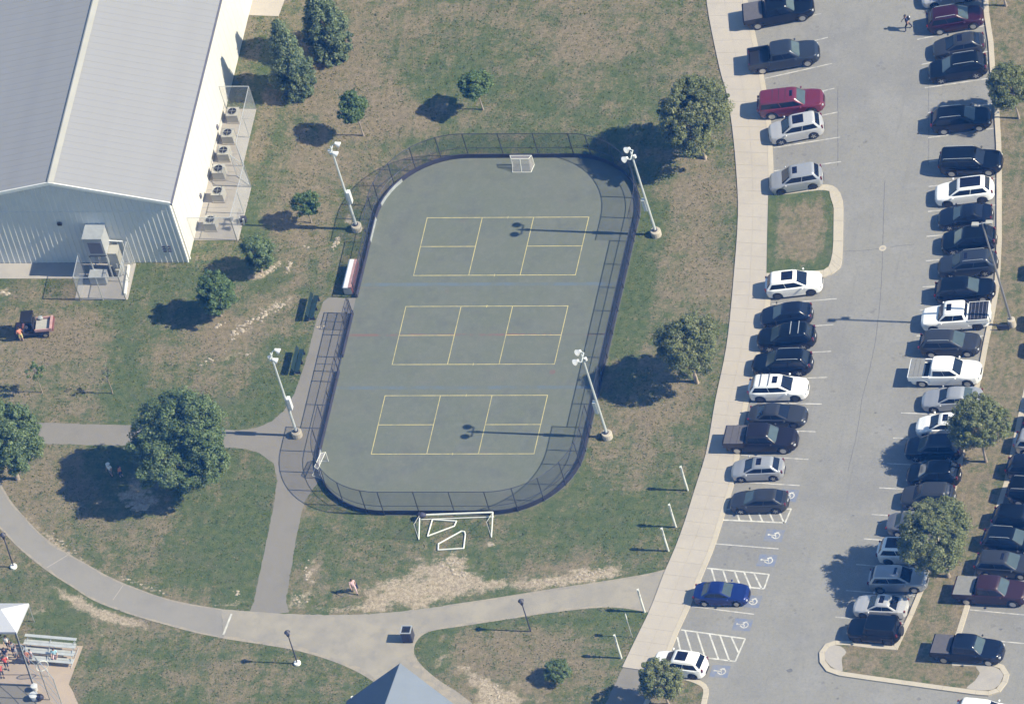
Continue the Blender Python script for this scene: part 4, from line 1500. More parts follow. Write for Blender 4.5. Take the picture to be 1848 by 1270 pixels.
def lot_light():
    p = P(1828, 589)
    t = thing('parking_light', 'tall grey twin headed parking lot light on the grass median', 'street lamp', (p.x, p.y, .1))
    MB().use('kerb').lathe([(.32, -.1), (.32, .75), (.28, .8)], n=14).build('footing', t)
    H = 12.4
    MB().use('pole_dull').tube((0, 0, .8), (0, 0, H), .11, 8, .07).build('pole', t)
    MB().use('galv').tube((-.35, -.1, H-.1), (.35, .1, H-.1), .045, 6).build('arm', t)
    for s in (-1, 1):
        mb = MB().use('unit_tan').box(s*.55-.27, s*.55+.27, -.18+s*.1, .18+s*.1, H-.18, H-.03)
        mb.use('lamp_white').box(s*.55-.2, s*.55+.2, -.12+s*.1, .12+s*.1, H-.2, H-.18)
        mb.build('lamp_head', t)


lot_light()
p = P(1812, 596, .1)
t = thing('median_sign', 'small dark low sign board beside the footing of the tall parking light', 'sign', p)
MB().use('dark_metal').box(-.5, .5, -.04, .04, .15, .6).build('board', t)
MB().use('dark_metal').box(-.4, -.34, -.03, .03, 0, .3).box(.34, .4, -.03, .03, 0, .3).build('legs', t)


def sign_post(px, py, h, label, thin=False):
    p = P(px, py)
    t = thing('accessible_parking_sign', label, 'parking sign', (p.x, p.y, 0), radians(14), 'sign posts along the sidewalk')
    r = .03 if thin else .085
    MB().use('galv' if thin else 'white_paint').tube((0, 0, 0), (0, 0, h), r, 8).build('post', t)
    if thin:
        MB().use('white_paint').box(.03, .05, -.16, .16, h-.62, h-.05).build('sign_plate', t)
        return
    mb = MB().use('white_paint').box(.055, .075, -.17, .17, h-.55, h-.02)
    mb.use('ada_blue').box(.075, .079, -.1, .1, h-.35, h-.12)
    mb.build('sign_plate', t)
    MB().use('white_paint').box(.055, .07, -.15, .15, h-.95, h-.72).build('fine_plate', t)


sign_post(1241.5, 885, 2.9, 'white parking sign post, furthest up the sidewalk, level with the black hatchback')
sign_post(1220, 951, 2.75, 'white parking sign post beside the first hatched bay, upper of a close pair')
sign_post(1206.5, 994, 2.75, 'white parking sign post lower of the close pair above the tan path')
sign_post(1163.5, 1104, 2.75, 'white parking sign post on the grass corner just below the tan path')
sign_post(1121.5, 1187, 2.8, 'white parking sign post near the end of the concrete sidewalk')
sign_post(1141, 1149, 2.75, 'thin grey post with one small white plate between two thick white posts', True)

# ------------------------------------------------------------------ bin, benches, goals
p = P(727.5, 1160)
t = thing('waste_bin', 'dark square waste bin with pale rim on the path junction', 'bin', (p.x, p.y, .01))
MB().use('dark_metal').box(0, .82, 0, .8, .05, 1.12).build('body', t)
for (a, b, c, d) in ((-.02, .84, -.02, .06), (-.02, .84, .74, .82), (-.02, .06, .06, .74), (.76, .84, .06, .74)):
    MB().use('galv').box(a, b, c, d, 1.12, 1.2).build('rim', t)
MB().use('black').box(.06, .76, .06, .74, 1.10, 1.13).build('opening', t)
for k in range(5):
    MB().use('board_dark').box(.04+k*.155, .15+k*.155, -.025, 0, .1, 1.05).build('slat', t)


def bench(px, py, label, ang):
    p = P(px, py)
    t = thing('park_bench', label, 'bench', (p.x, p.y, 0), radians(ang), 'green benches beside the court path')
    for k in range(4):
        MB().use('green_bench').box(-1.2, 1.2, -.16+k*.10, -.07+k*.10, .43, .46).build('seat_slat', t)
    for k in range(4):
        MB().use('green_bench').hexa([(-1.2, .27+k*.03, .52+k*.11), (1.2, .27+k*.03, .52+k*.11), (1.2, .3+k*.03, .52+k*.11), (-1.2, .3+k*.03, .52+k*.11)], [(-1.2, .29+k*.03, .61+k*.11), (1.2, .29+k*.03, .61+k*.11), (1.2, .32+k*.03, .61+k*.11), (-1.2, .32+k*.03, .61+k*.11)]).build('back_slat', t)
    for x in (-1.0, 0, 1.0):
        MB().use('dark_metal').box(x-.03, x+.03, -.2, .25, 0, .43).tube((x, .25, .4), (x, .42, .95), .03, 5).build('leg', t)


bench(569, 560, 'dark green slatted bench beside the court entrance gap', 90)
bench(543, 657, 'dark green slatted bench lower down, above the left sports light head', 90)
a, b = P(640, 482), P(630, 532)
t = thing('team_bench_box', 'long bench locker with white top and faded red side outside the left boards', 'bench', (b.x, b.y, 0))
L = (a-b).length
MB().use('faded_red').box(-.3, .35, 0, L, .06, .85).build('box', t)
MB().use('trim_white').box(-.36, .1, -.05, L+.03, .85, .93).build('seat', t)
MB().use('redwhite').box(.1, .38, -.03, L+.02, .85, .95).build('back', t)
MB().use('board_white').box(-.33, .3, -.04, 0, .1, .8).build('end_panel', t)


def soccer_goal():
    # ground bar by the fence, side bars coming forward, upright front posts with sloping stays
    A0, A1 = P(760, 937), P(892, 932)
    B0, B1 = P(756, 974), P(887, 970)
    o = A0
    t = thing('soccer_goal', 'white soccer goal frame standing against the near end of the rink fence', 'goal', (o.x, o.y, 0))
    A0, A1, B0, B1 = [q-o for q in (A0, A1, B0, B1)]
    r = .06
    z = Vector((0, 0, r))
    MB().use('white_paint').tube(A0+z*9, A1+z*9, .075, 8).build('crossbar', t, 40)
    MB().use('white_paint').tube(A0+z+Vector((0, -.05, 0)), A1+z+Vector((0, -.05, 0)), .05, 8).build('ground_bar', t, 40)
    for a, b in ((A0, B0), (A1, B1)):
        MB().use('white_paint').tube(a+z*9, b+z, .055, 8).build('side_bar', t, 40)
        MB().use('white_paint').tube(b+z, b+Vector((0, 0, 1.9)), .022, 6).build('upright', t)
        MB().use('white_paint').tube(b+Vector((0, 0, 1.9)), a+z*9, .018, 6).build('stay', t)
        MB().use('thin_net').face([b+z, b+Vector((0, 0, 1.9)), a+z*9]).build('side_net', t)
    n = MB().use('board_dark').ellip((A0.x+.15, A0.y+.0, .55), .42, .28, .22, 9, 5)
    n.build('rolled_net', t, 60)


soccer_goal()


def frame(pts, r, label):
    q = [P(*p) for p in pts]
    c = sum(q, Vector())/len(q)
    t = thing('goal_frame', label, 'goal frame', (c.x, c.y, 0), 0, 'white tube frames lying on the grass')
    for i in range(len(q)):
        a, b = q[i]-c, q[(i+1) % len(q)]-c
        MB().use('white_paint').tube(a+Vector((0, 0, r+.01)), b+Vector((0, 0, r+.01)), r, 8).ellip(a+Vector((0, 0, r+.01)), r, r, r, 8, 4).build('tube', t, 50)


frame([(780.5, 938), (824, 941), (820, 950), (772, 968)], .065, 'white four sided tube frame lying on grass, tucked under the soccer goal bar')
frame([(833, 959), (838.5, 960), (840, 965), (837, 990), (791, 993), (791.5, 982)], .065, 'white five sided tube frame lying on the grass, nearer the dry patch')


def hockey_goal(c, ang, label):
    t = thing('hockey_goal', label, 'hockey goal', (c.x, c.y, .01), ang, 'hockey goals on the rink')
    w_, h_, d_ = .9, 1.15, .8
    f = MB().use('white_paint')
    f.path([(-w_, 0, .03), (-w_, 0, h_), (w_, 0, h_), (w_, 0, .03)], .028, 7)
    f.build('mouth_frame', t, 50)
    b = MB().use('white_paint')
    b.path([(-w_, 0, .03), (-w_*.85, -d_, .03), (w_*.85, -d_, .03), (w_, 0, .03)], .025, 7)
    b.build('base_frame', t, 50)
    k = MB().use('white_paint')
    k.path([(-w_, 0, h_), (-w_*.8, -d_*.45, h_), (w_*.8, -d_*.45, h_), (w_, 0, h_)], .025, 6)
    k.tube((0, -d_*.45, h_), (0, -d_, .03), .025, 6)
    k.build('top_frame', t, 50)
    n = MB().use('netting')
    n.face([(-w_*.8, -d_*.45, h_), (w_*.8, -d_*.45, h_), (w_*.85, -d_, .03), (-w_*.85, -d_, .03)])
    n.face([(-w_, 0, .03), (-w_, 0, h_), (-w_*.8, -d_*.45, h_), (-w_*.85, -d_, .03)])
    n.face([(w_, 0, .03), (w_, 0, h_), (w_*.8, -d_*.45, h_), (w_*.85, -d_, .03)])
    n.face([(-w_, 0, h_), (w_, 0, h_), (w_*.8, -d_*.45, h_), (-w_*.8, -d_*.45, h_)])
    n.build('net', t)


hockey_goal(P(945, 298), 0, 'white hockey goal against the far boards of the rink')
hockey_goal(P(586, 848), radians(-100), 'pinkish white hockey goal against the left boards near the bottom corner')

# ------------------------------------------------------------------ pavilion roof
c = P(722, 1196, 8.6)
t = thing('pavilion', 'blue grey steep pointed metal roof at the bottom edge', 'pavilion', (c.x, c.y, 0))
A_ = Vector((0, 0, 8.6))
dirv = lambda a_, k_: Vector((cos(radians(a_)), sin(radians(a_)), -k_))
E_ = A_+dirv(256.3, .30)*9.0
for side, a_ in ((-1, 166.3), (1, 346.3)):
    Lv = dirv(a_, 1.016)*6.2
    n_ = 12
    for k in range(n_):
        p0, p1 = A_.lerp(E_, k/n_), A_.lerp(E_, (k+1)/n_)
        q_ = [p0, p0+Lv, p1+Lv, p1]
        if side == 1:
            q_.reverse()
        mb = MB().use('pav_roof').face(q_)
        mb.face([p0+Lv, p0+Lv-Vector((0, 0, .1)), p1+Lv-Vector((0, 0, .1)), p1+Lv])
        mb.build('roof_panel', t)
    for p0 in (A_, E_):
        w_ = p0+Lv*.9
        MB().use('trim_white').tube((w_.x, w_.y, 0), (w_.x, w_.y, w_.z), .12, 8).build('column', t)
MB().use('pav_roof').tube(A_, E_, .05, 6).build('ridge_cap', t)
Lr, Ll = dirv(346.3, 1.016)*6.0, dirv(166.3, 1.016)*6.0
bk_ = Vector((.0, -.05, -.03))
MB().use('wall_metal').face([A_+bk_, A_+Ll+bk_, A_+Lr+bk_]).build('gable_end', t)

# ------------------------------------------------------------------ field corner: canopy, bleachers, backstop
sheet('plaza', [(-40, 1163), (60, 1160), (150, 1165), (124, 1234), (131, 1246), (150, 1290), (60, 1300), (58, 1236), (-60, 1232)], .006, 'tanpad')
sheet('infield', [(-80, 1232), (58, 1236), (75, 1300), (-80, 1300)], .014, 'path_dark')
corners = [P(52, 1088, 2.2), P(29, 1140, 2.2), P(-39, 1140, 2.2), P(-16, 1088, 2.2)]
cc = sum(corners, Vector())/4
t = thing('canopy_tent', 'white pop up canopy tent at the left edge', 'tent', (cc.x, cc.y, 0))
ap = Vector((0, 0, 3.25))
for i in range(4):
    a, b = corners[i]-cc, corners[(i+1) % 4]-cc
    a.z = b.z = 2.2
    MB().use('canopy').face([ap, a, b]).face([a, a-Vector((0, 0, .25)), b-Vector((0, 0, .25)), b]).build('canopy_panel', t)
    MB().use('galv').tube((a.x*.97, a.y*.97, 0), (a.x*.97, a.y*.97, 2.2), .03, 6).build('leg', t)

b0, b1 = P(40, 1196), P(133, 1204)
d = (b1-b0)
ang = atan2(d.y, d.x)
LB = d.length
t = thing('bleachers', 'aluminium bleachers with four plank rows on the tan plaza', 'bleachers', (b0.x, b0.y, 0), ang)
for k in range(4):
    MB().use('alu').box(0, LB, .55*k, .55*k+.27, .42+.3*k, .46+.3*k).build('seat_plank', t)
    if k:
        MB().use('alu').box(0, LB, .55*k-.27, .55*k-.05, .14+.3*k, .17+.3*k).build('foot_plank', t)
for x in (.2, LB/2, LB-.2):
    fr = MB().use('galv')
    fr.tube((x, -.1, .03), (x, 2.0, .03), .03, 5).tube((x, 0, .38), (x, 1.9, 1.3), .03, 5)
    for k in range(4):
        fr.tube((x, .55*k+.13, .03), (x, .55*k+.13, .42+.3*k), .025, 5)
    fr.build('frame', t)
bk = enclosure('backstop_fence', 'dark railed chain link field fence with tall corner pole below the canopy', [P(60, 1236), P(-60, 1236)], 2.7, 2.4, 'chain_galv', 'fence_post', (1.3,), cat='fence')
MB().use('fence_post').tube((0, 0, 0), (0, 0, 6.3), .07, 8).build('tall_pole', bk)
b2 = enclosure('backstop_net', 'tall grey mesh backstop leading off the bottom left edge', [P(62, 1238), P(90, 1262), P(122, 1300)], 5.2, 2.2, 'chain_galv', 'galv', (1.3, 2.6, 3.9), cat='fence')
for (px, py, r, lb, m_) in ((64, 1245, .26, 'white round bucket on the ground by the backstop, upper one', 'lamp_white'), (63, 1261, .34, 'bigger white bucket at the foot of the backstop, lower one', 'lamp_white'), (73, 1262, .36, 'dark navy equipment bag beside the white bucket', 'board_dark')):
    p = P(px, py)
    t = thing('bucket' if m_ == 'lamp_white' else 'equipment_bag', lb, 'bucket' if m_ == 'lamp_white' else 'bag', (p.x, p.y, .02))
    if m_ == 'lamp_white':
        MB().use(m_).lathe([(r*.75, 0), (r, .5)], n=14).build('body', t, 40)
        MB().use(m_).lathe([(r+.02, .5), (r+.02, .55), (r*.3, .6)], n=14).build('lid', t, 40)
    else:
        MB().use(m_).ellip((0, 0, .3), r, .28, .3, 10, 6).build('body', t, 60)
        MB().use('black').path([(-.2, 0, .55), (-.1, 0, .68), (.1, 0, .68), (.2, 0, .55)], .03, 5).build('handle', t)
p = P(83, 1222)
t = thing('practice_net', 'white round hoop practice net on thin legs beside the bleachers', 'net', (p.x, p.y, .02), radians(30))
h = MB().use('white_paint')
for i in range(14):
    t0, t1 = 2*pi*i/14, 2*pi*(i+1)/14
    h.tube((.5*cos(t0), 0, 1.4+.55*sin(t0)), (.5*cos(t1), 0, 1.4+.55*sin(t1)), .035, 5)
h.build('hoop', t)
MB().use('white_paint').tube((-.25, 0, 0), (-.3, 0, .95), .025, 5).build('leg', t)
MB().use('white_paint').tube((.25, 0, 0), (.3, 0, .95), .025, 5).build('leg', t)
MB().use('netting').face([(.48*cos(2*pi*i/14), .01, 1.4+.53*sin(2*pi*i/14)) for i in range(14)]).build('net', t)


# ------------------------------------------------------------------ vehicles
def lerp_pts(cp, x):
    if x <= cp[0][0]:
        return cp[0][1]
    for (a, va), (b, vb) in zip(cp[:-1], cp[1:]):
        if x <= b:
            f = (x-a)/(b-a)
            f = f*f*(3-2*f)*.5+f*.5
            return va+(vb-va)*f
    return cp[-1][1]


KINDS = {
    # L, half width, height, deck profile (x, z), cabin: rear base x, front base x, roof rear x, roof front x, belt z, roof half width, wheel x, wheel radius, clearance
    'sedan': dict(L=4.8, W=.92, H=1.46, deck=[(-2.4, .72), (-2.3, .93), (-1.75, 1.02), (-1.3, 1.0), (1.0, .97), (1.35, .93), (2.1, .80), (2.35, .66), (2.4, .55)], cab=(-1.86, 1.18, -.92, .14), belt=.93, rw=.60, wx=1.40, wr=.335, gc=.20),
    'hatch': dict(L=4.4, W=.90, H=1.5, deck=[(-2.2, .78), (-2.12, .98), (-1.9, 1.0), (.95, .98), (1.25, .95), (1.95, .80), (2.17, .66), (2.2, .56)], cab=(-2.05, 1.2, -1.32, .16), belt=.95, rw=.60, wx=1.33, wr=.33, gc=.2),
    'suv': dict(L=4.7, W=.95, H=1.72, deck=[(-2.35, .85), (-2.3, 1.08), (-2.1, 1.12), (.95, 1.1), (1.3, 1.06), (2.1, .94), (2.3, .78), (2.35, .66)], cab=(-2.24, 1.24, -1.72, .30), belt=1.08, rw=.66, wx=1.38, wr=.37, gc=.24),
    'big_suv': dict(L=5.1, W=1.0, H=1.86, deck=[(-2.55, .95), (-2.52, 1.18), (-2.3, 1.2), (1.0, 1.18), (1.35, 1.16), (2.3, 1.06), (2.5, .9), (2.55, .72)], cab=(-2.46, 1.24, -2.2, .52), belt=1.16, rw=.74, wx=1.5, wr=.41, gc=.28),
    'jeep': dict(L=4.5, W=.93, H=1.84, deck=[(-2.25, 1.0), (-2.23, 1.16), (-2.0, 1.18), (.9, 1.16), (1.1, 1.15), (2.1, 1.08), (2.22, .98), (2.25, .7)], cab=(-2.16, .85, -2.08, .52), belt=1.14, rw=.78, wx=1.38, wr=.42, gc=.32),
    'pickup': dict(L=5.85, W=1.01, H=1.92, deck=[(-2.925, .82), (-1.16, .82), (-1.14, 1.22), (1.2, 1.22), (1.5, 1.2), (2.6, 1.1), (2.85, .95), (2.925, .75)], cab=(-1.12, 1.45, -.92, .75), belt=1.2, rw=.74, wx=1.85, wr=.41, gc=.3, bed=True),
}
PART_CACHE = {}


def loft_body(kd):
    L, W = kd['L'], kd['W']
    wx, wr, gc = kd['wx'], kd['wr'], kd['gc']
    ar = wr+.075
    xs = set([-L/2, -L/2+.03, -L/2+.1, L/2-.1, L/2-.03, L/2])
    for c in (-wx, wx):
        for k in range(-5, 6):
            xs.add(round(c+ar*sin(k*pi/10), 4))
        xs.add(c-ar-.01)
        xs.add(c+ar+.01)
    xs |= {L/2-.22, L/2-.36, -L/2+.22}
    n = 18
    for k in range(n+1):
        x = -L/2+L*k/n
        if min(abs(x-q) for q in xs) > .07:
            xs.add(x)
    for x, _ in kd['deck']:
        xs.add(x)
    xs = sorted(xs)
    rings = []
    for x in xs:
        s = abs(x)/(L/2)
        w_ = W*(1-.03*s*s-.18*max(0, (s-.62)/.38)**2-.33*max(0, (s-.88)/.12)**2)
        zd = lerp_pts(kd['deck'], x)
        zb = gc+.10*max(0, (s-.8)/.2)**2
        for c in (-wx, wx):
            if abs(x-c) <= ar:
                zb = max(zb, wr+sqrt(max(0, ar*ar-(x-c)**2)))
        zs = zd-.07 if x > kd['cab'][1]-.1 or x < kd['cab'][0]+.05 else zd-.04
        if zs < zb+.05:
            zs = zb+.05
        zd = max(zd, zs+.02)
        half = [(w_-.2, zb), (w_-.03, zb), (w_-.005, zb+.03), (w_, zb+(zs-zb)*.45), (w_-.015, zb+(zs-zb)*.8), (w_-.045, zs), (w_-.11, zd-.012), (w_*.55, zd+.012), (0, zd+.025)]
        ring = [(x, -y, z) for y, z in half] + [(x, y, z) for y, z in reversed(half[:-1])]
        rings.append(ring)
    mb = MB().use('black')
    k = len(rings[0])
    for r in rings:
        mb.v += r
    for i in range(len(rings)-1):
        for j in range(k-1):
            mb.f.append((i*k+j, i*k+j+1, (i+1)*k+j+1, (i+1)*k+j))
            mb.m.append(0)
    mb.f.append(tuple(range(k-1, -1, -1)))
    mb.m.append(0)
    mb.f.append(tuple((len(rings)-1)*k+i for i in range(k)))
    mb.m.append(0)
    return mb


def vehicle_parts(kind, opts):
    key = (kind, tuple(sorted(opts)))
    if key in PART_CACHE:
        return PART_CACHE[key]
    kd = KINDS[kind]
    L, W, H = kd['L'], kd['W'], kd['H']
    xr, xf, tr, tf = kd['cab']
    bz, rw = kd['belt'], kd['rw']
    bw = W-.10
    parts = []          # (name, mesh, painted, parent index)

    def add(name, mb, painted=False, parent=None, smooth=38, loc=None):
        parts.append((name, mb.mesh(kind+'_'+name, smooth), painted, parent, loc))
        return len(parts)-1
    add('body', loft_body(kd), True, smooth=32)
    # underbody
    add('underbody', MB().use('black').box(-L/2+.2, L/2-.2, -W+.24, W-.24, kd['gc'], bz-.25), smooth=None)
    # cabin shell: rings from belt to roof
    z1, z2, z3 = bz-.06, H-.10, H-.02
    # side pinch front/rear

    def ring(z, f, ins):
        a = xr+(tr-xr)*f
        b = xf+(tf-xf)*f
        w_ = bw+(rw-bw)*f
        a += ins
        b -= ins
        w_ -= ins
        c = .16*(1-.3*f)
        return [(b, -w_*.72, z), (b-c*.55, -w_*.93, z), (b-c*2.1, -w_, z), ((a+b)/2, -w_-.015, z), (a+c*1.6, -w_, z), (a+c*.4, -w_*.93, z), (a, -w_*.72, z),
                (a, w_*.72, z), (a+c*.4, w_*.93, z), (a+c*1.6, w_, z), ((a+b)/2, w_+.015, z), (b-c*2.1, w_, z), (b-c*.55, w_*.93, z), (b, w_*.72, z)]
    R = [ring(z1, 0, 0), ring(z2, .93, 0), ring(z3, 1.0, .05), ring(H+.0, 1.0, .16)]
    mb = MB().use('black')
    for r in R:
        mb.v += r
    n = len(R[0])
    for i in range(3):
        for j in range(n):
            j2 = (j+1) % n
            mb.f.append((i*n+j2, i*n+j, (i+1)*n+j, (i+1)*n+j2))
            mb.m.append(0)
    mb.f.append(tuple(reversed([3*n+i for i in range(n)])))
    mb.m.append(0)
    add('cabin', mb, True, smooth=35)

    # glass panels on the lower band between R[0] and R[1]
    def pt(j, v, out):
        a, b = Vector(R[0][j % n]), Vector(R[1][j % n])
        p = a.lerp(b, v)
        c = Vector(((xr+xf)/2, 0, p.z))
        d = (p-c)
        d.z = .35
        return p+d.normalized()*out

    def band(js, v0, v1, out, u0=0, u1=1):
        """strip of glass over ring vertices js; u0/u1 trims the end columns"""
        cols = []
        for i, j in enumerate(js):
            if i == 0 and u0 > 0:
                p0, p1 = pt(js[0], v0, out).lerp(pt(js[1], v0, out), u0), pt(js[0], v1, out).lerp(pt(js[1], v1, out), u0)
            elif i == len(js)-1 and u1 < 1:
                p0, p1 = pt(js[-2], v0, out).lerp(pt(js[-1], v0, out), u1), pt(js[-2], v1, out).lerp(pt(js[-1], v1, out), u1)
            else:
                p0, p1 = pt(j, v0, out), pt(j, v1, out)
            cols.append((p0, p1))
        return cols

    def glass(name, js, v0, v1, m, u0=0, u1=1, out=.012):
        c = band(js, v0, v1, out, u0, u1)
        g = MB().use(m)
        for (a0, a1), (b0, b1) in zip(c[:-1], c[1:]):
            g.face([b0, a0, a1, b1])
        add(name, g, smooth=60)
    boxy = kind in ('jeep',)
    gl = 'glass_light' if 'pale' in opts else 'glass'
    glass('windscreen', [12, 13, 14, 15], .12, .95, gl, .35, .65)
    glass('rear_window', [5, 6, 7, 8], .30 if kind not in ('sedan',) else .12, .93, 'glass_light' if 'palerear' in opts else 'glass', .3, .7)
    # sides: right (-y) ring 1,2,3,4,5 ; left ring 8..12
    glass('side_window', [2, 3], .20, .88, 'glass', -0.0, .965)
    glass('side_window', [3, 4], .20, .88, 'glass', .01, 1)
    glass('side_window', [9, 10], .20, .88, 'glass', 0, .965)
    glass('side_window', [10, 11], .20, .88, 'glass', .01, 1)
    # little front quarter triangle
    for js in ([1, 2], [11, 12]):
        c = band(js, .22, .86, .012, .35 if js[0] == 1 else 0, 1 if js[0] == 1 else .65)
        g = MB().use('glass')
        (a0, a1), (b0, b1) = c
        if js[0] == 1:
            g.face([b0, a0, a0.lerp(a1, .15), b1])
        else:
            g.face([b0, a0, a1, b0.lerp(b1, .15)])
        add('quarter_window', g, smooth=60)
    # wheels
    wx, wr = kd['wx'], kd['wr']
    ty = MB().use('tyre').lathe([(wr*.62, -.11), (wr*.97, -.11), (wr, -.07), (wr, .07), (wr*.97, .11), (wr*.62, .11)], n=18, axis='y')
    tyre = ty.mesh('tyre', 40)
    rm = MB().use('rim_dark' if 'darkrim' in opts else 'rim')
    rm.lathe([(wr*.62, -.12), (wr*.6, -.085)], n=14, axis='y')
    rm.use('black').lathe([(wr*.56, -.09), (wr*.1, -.09)], n=14, axis='y')
    rm.use('rim_dark' if 'darkrim' in opts else 'rim')
    for k in range(5):
        t = k*2*pi/5
        a = Vector((cos(t), 0, sin(t)))
        nn = Vector((-sin(t), 0, cos(t)))
        rm.face([a*wr*.6+nn*.035+Vector((0, .118, 0)), a*wr*.08+nn*.05+Vector((0, .118, 0)), a*wr*.08-nn*.05+Vector((0, .118, 0)), a*wr*.6-nn*.035+Vector((0, .118, 0))])
        rm.face([a*wr*.6-nn*.035-Vector((0, .118, 0)), a*wr*.08-nn*.05-Vector((0, .118, 0)), a*wr*.08+nn*.05-Vector((0, .118, 0)), a*wr*.6+nn*.035-Vector((0, .118, 0))])
    rim = rm.mesh('rim')
    for sx in (1, -1):
        for sy in (1, -1):
            parts.append(('wheel', tyre, False, None, (sx*wx, sy*(W-.135), wr)))
            parts.append(('rim', rim, False, len(parts)-1, None))
    # lamps, grille, mirrors, plates
    nz = lerp_pts(kd['deck'], L/2-.12)
    rz = lerp_pts(kd['deck'], -L/2+.1)
    hw = W*.66
    for s in (-1, 1):
        g = MB().use('headlight')
        z = nz-.12
        g.hexa([(L/2-.42, s*hw-.14 if s > 0 else s*hw-.09, z-.02), (L/2-.05, s*hw*.93-.16, z-.06), (L/2-.05, s*hw*.93+.1, z-.06), (L/2-.42, s*hw+.09 if s > 0 else s*hw+.14, z-.02)],
               [(L/2-.42, s*hw-.12, z+.115), (L/2-.085, s*hw*.9-.14, z+.035), (L/2-.085, s*hw*.9+.1, z+.035), (L/2-.42, s*hw+.12, z+.115)])
        add('headlight', g, smooth=None)
        g = MB().use('taillight')
        z = rz-.16
        x0 = -L/2
        if kind in ('suv', 'big_suv', 'hatch', 'jeep'):
            z = bz-.22
            hh = .34
        else:
            hh = .2
        if kd.get('bed'):
            z, hh = .85, .42
        g.box(x0+.03, x0+.15, s*(W*.70)-.07, s*(W*.70)+.07, z, z+hh*.8)
        add('taillight', g, smooth=None)
        g = MB().use('black')
        mx = xf-.42
        g.ellip((mx, s*(W+.10), bz+.07), .085, .11, .075, 8, 5)
        add('mirror', g, True, smooth=60)
    add('grille', MB().use('black').box(L/2-.07, L/2+.008, -W*.36, W*.36, nz-.26, nz-.08), smooth=None)
    add('front_bumper', MB().use('black').box(L/2-.2, L/2-.01, -W*.42, W*.42, kd['gc']+.03, kd['gc']+.2), smooth=None)
    add('rear_bumper', MB().use('galv' if kd.get('bed') else 'black').box(-L/2-.02, -L/2+.2, -W*.42, W*.42, kd['gc']+.06, kd['gc']+.24), smooth=None)
    add('number_plate', MB().use('plate').box(-L/2-.012, -L/2+.01, -.15, .15, .62, .74), smooth=None)
    # options
    if 'sunroof' in opts:
        add('sunroof', MB().use('sunroof').box(tf-.62, tf-.20, -.36, .36, H+.001, H+.006), smooth=None)
    if 'pano' in opts:
        add('sunroof', MB().use('sunroof').box(tf-1.15, tf-.20, -.46, .46, H+.001, H+.006), smooth=None)
    if 'blackroof' in opts:
        add('sunroof', MB().use('sunroof').box(tr+.25, tf-.15, -.52, .52, H+.001, H+.006), smooth=None)
    if 'vent' in opts:
        add('sunroof', MB().use('sunroof').box(tf-.45, tf-.22, -.32, .32, H+.001, H+.006), smooth=None)
    if 'rails' in opts:
        for s in (-1, 1):
            add('roof_rail', MB().use('galv').path([(tr+.25, s*(rw-.07), H), (tr+.35, s*(rw-.07), H+.055), (tf-.25, s*(rw-.07), H+.055), (tf-.12, s*(rw-.07), H)], .022, 5), smooth=50)
    if 'bars' in opts:
        for x in (tf-.85, tf-1.5):
            add('cross_bar', MB().use('galv' if 'lightbars' in opts else 'gutter').tube((x, -rw+.02, H+.07), (x, rw-.02, H+.07), .03, 6), smooth=50)
    if 'ribs' in opts:
        for x in (tf-.75, tf-1.25, tf-1.75):
            add('roof_rib', MB().use('rim_dark').box(x-.02, x+.02, -rw+.1, rw-.1, H+.0, H+.01), smooth=None)
    if kind == 'jeep':
        add('spare_wheel', MB().use('tyre').lathe([(.2, -L/2-.24), (.4, -L/2-.24), (.41, -L/2-.04), (.2, -L/2-.04)], (0, 0, .95), 16, 'x'), smooth=40)
        for s in (-1, 1):
            for x in (wx, -wx):
                add('fender_flare', MB().use('black').box(x-.5, x+.5, s*(W+.03)-.06, s*(W+.03)+.06, wr*2+.02, wr*2+.08), smooth=None)
    if kd.get('bed'):
        zb, zt = .8, 1.27
        x0, x1 = -L/2+.02, xr-.03
        for s in (-1, 1):
            y0, y1 = (W-.12, W-.02) if s > 0 else (-W+.02, -W+.12)
            add('bed_side', MB().use('black').box(x0+.05, x1, y0, y1, zb, zt), True, smooth=None)
        add('tailgate', MB().use('black').box(x0, x0+.09, -W+.06, W-.06, zb, zt-.01), True, smooth=None)
        add('bed_front', MB().use('black').box(x1-.05, x1, -W+.12, W-.12, zb, zt-.02), True, smooth=None)
        add('bed_floor', MB().use('rim_dark').box(x0+.09, x1-.05, -W+.12, W-.12, zb+.01, zb+.06), smooth=None)
        span = (x1-.06-x0-.1)
        for o_, m_, nn, full in (('cover', 'tonneau', 3, 1.0), ('softcover', 'tonneau', 1, .96), ('ltcover', 'tonneau_lt', 3, .70), ('greycover', 'tonneau_lt', 1, .95), ('lowslats', 'rim_dark', 0, 1)):
            if o_ in opts:
                for k in range(nn):
                    a = x0+.1+span*full*k/nn
                    add('bed_cover', MB().use(m_).box(a+.012, a+span*full/nn-.012, -W+.05, W-.05, zt+.0, zt+.035), smooth=None)
                if nn == 0:
                    add('bed_liner', MB().use('black').box(x0+.1, x1-.06, -W+.07, W-.07, zt-.04, zt+.012), smooth=None)
                    for k in range(5):
                        a = x0+.2+span*k/5
                        add('bed_rack_bar', MB().use('gutter').box(a, a+.05, -W+.14, W-.14, zt+.013, zt+.04), smooth=None)
    PART_CACHE[key] = parts
    return parts


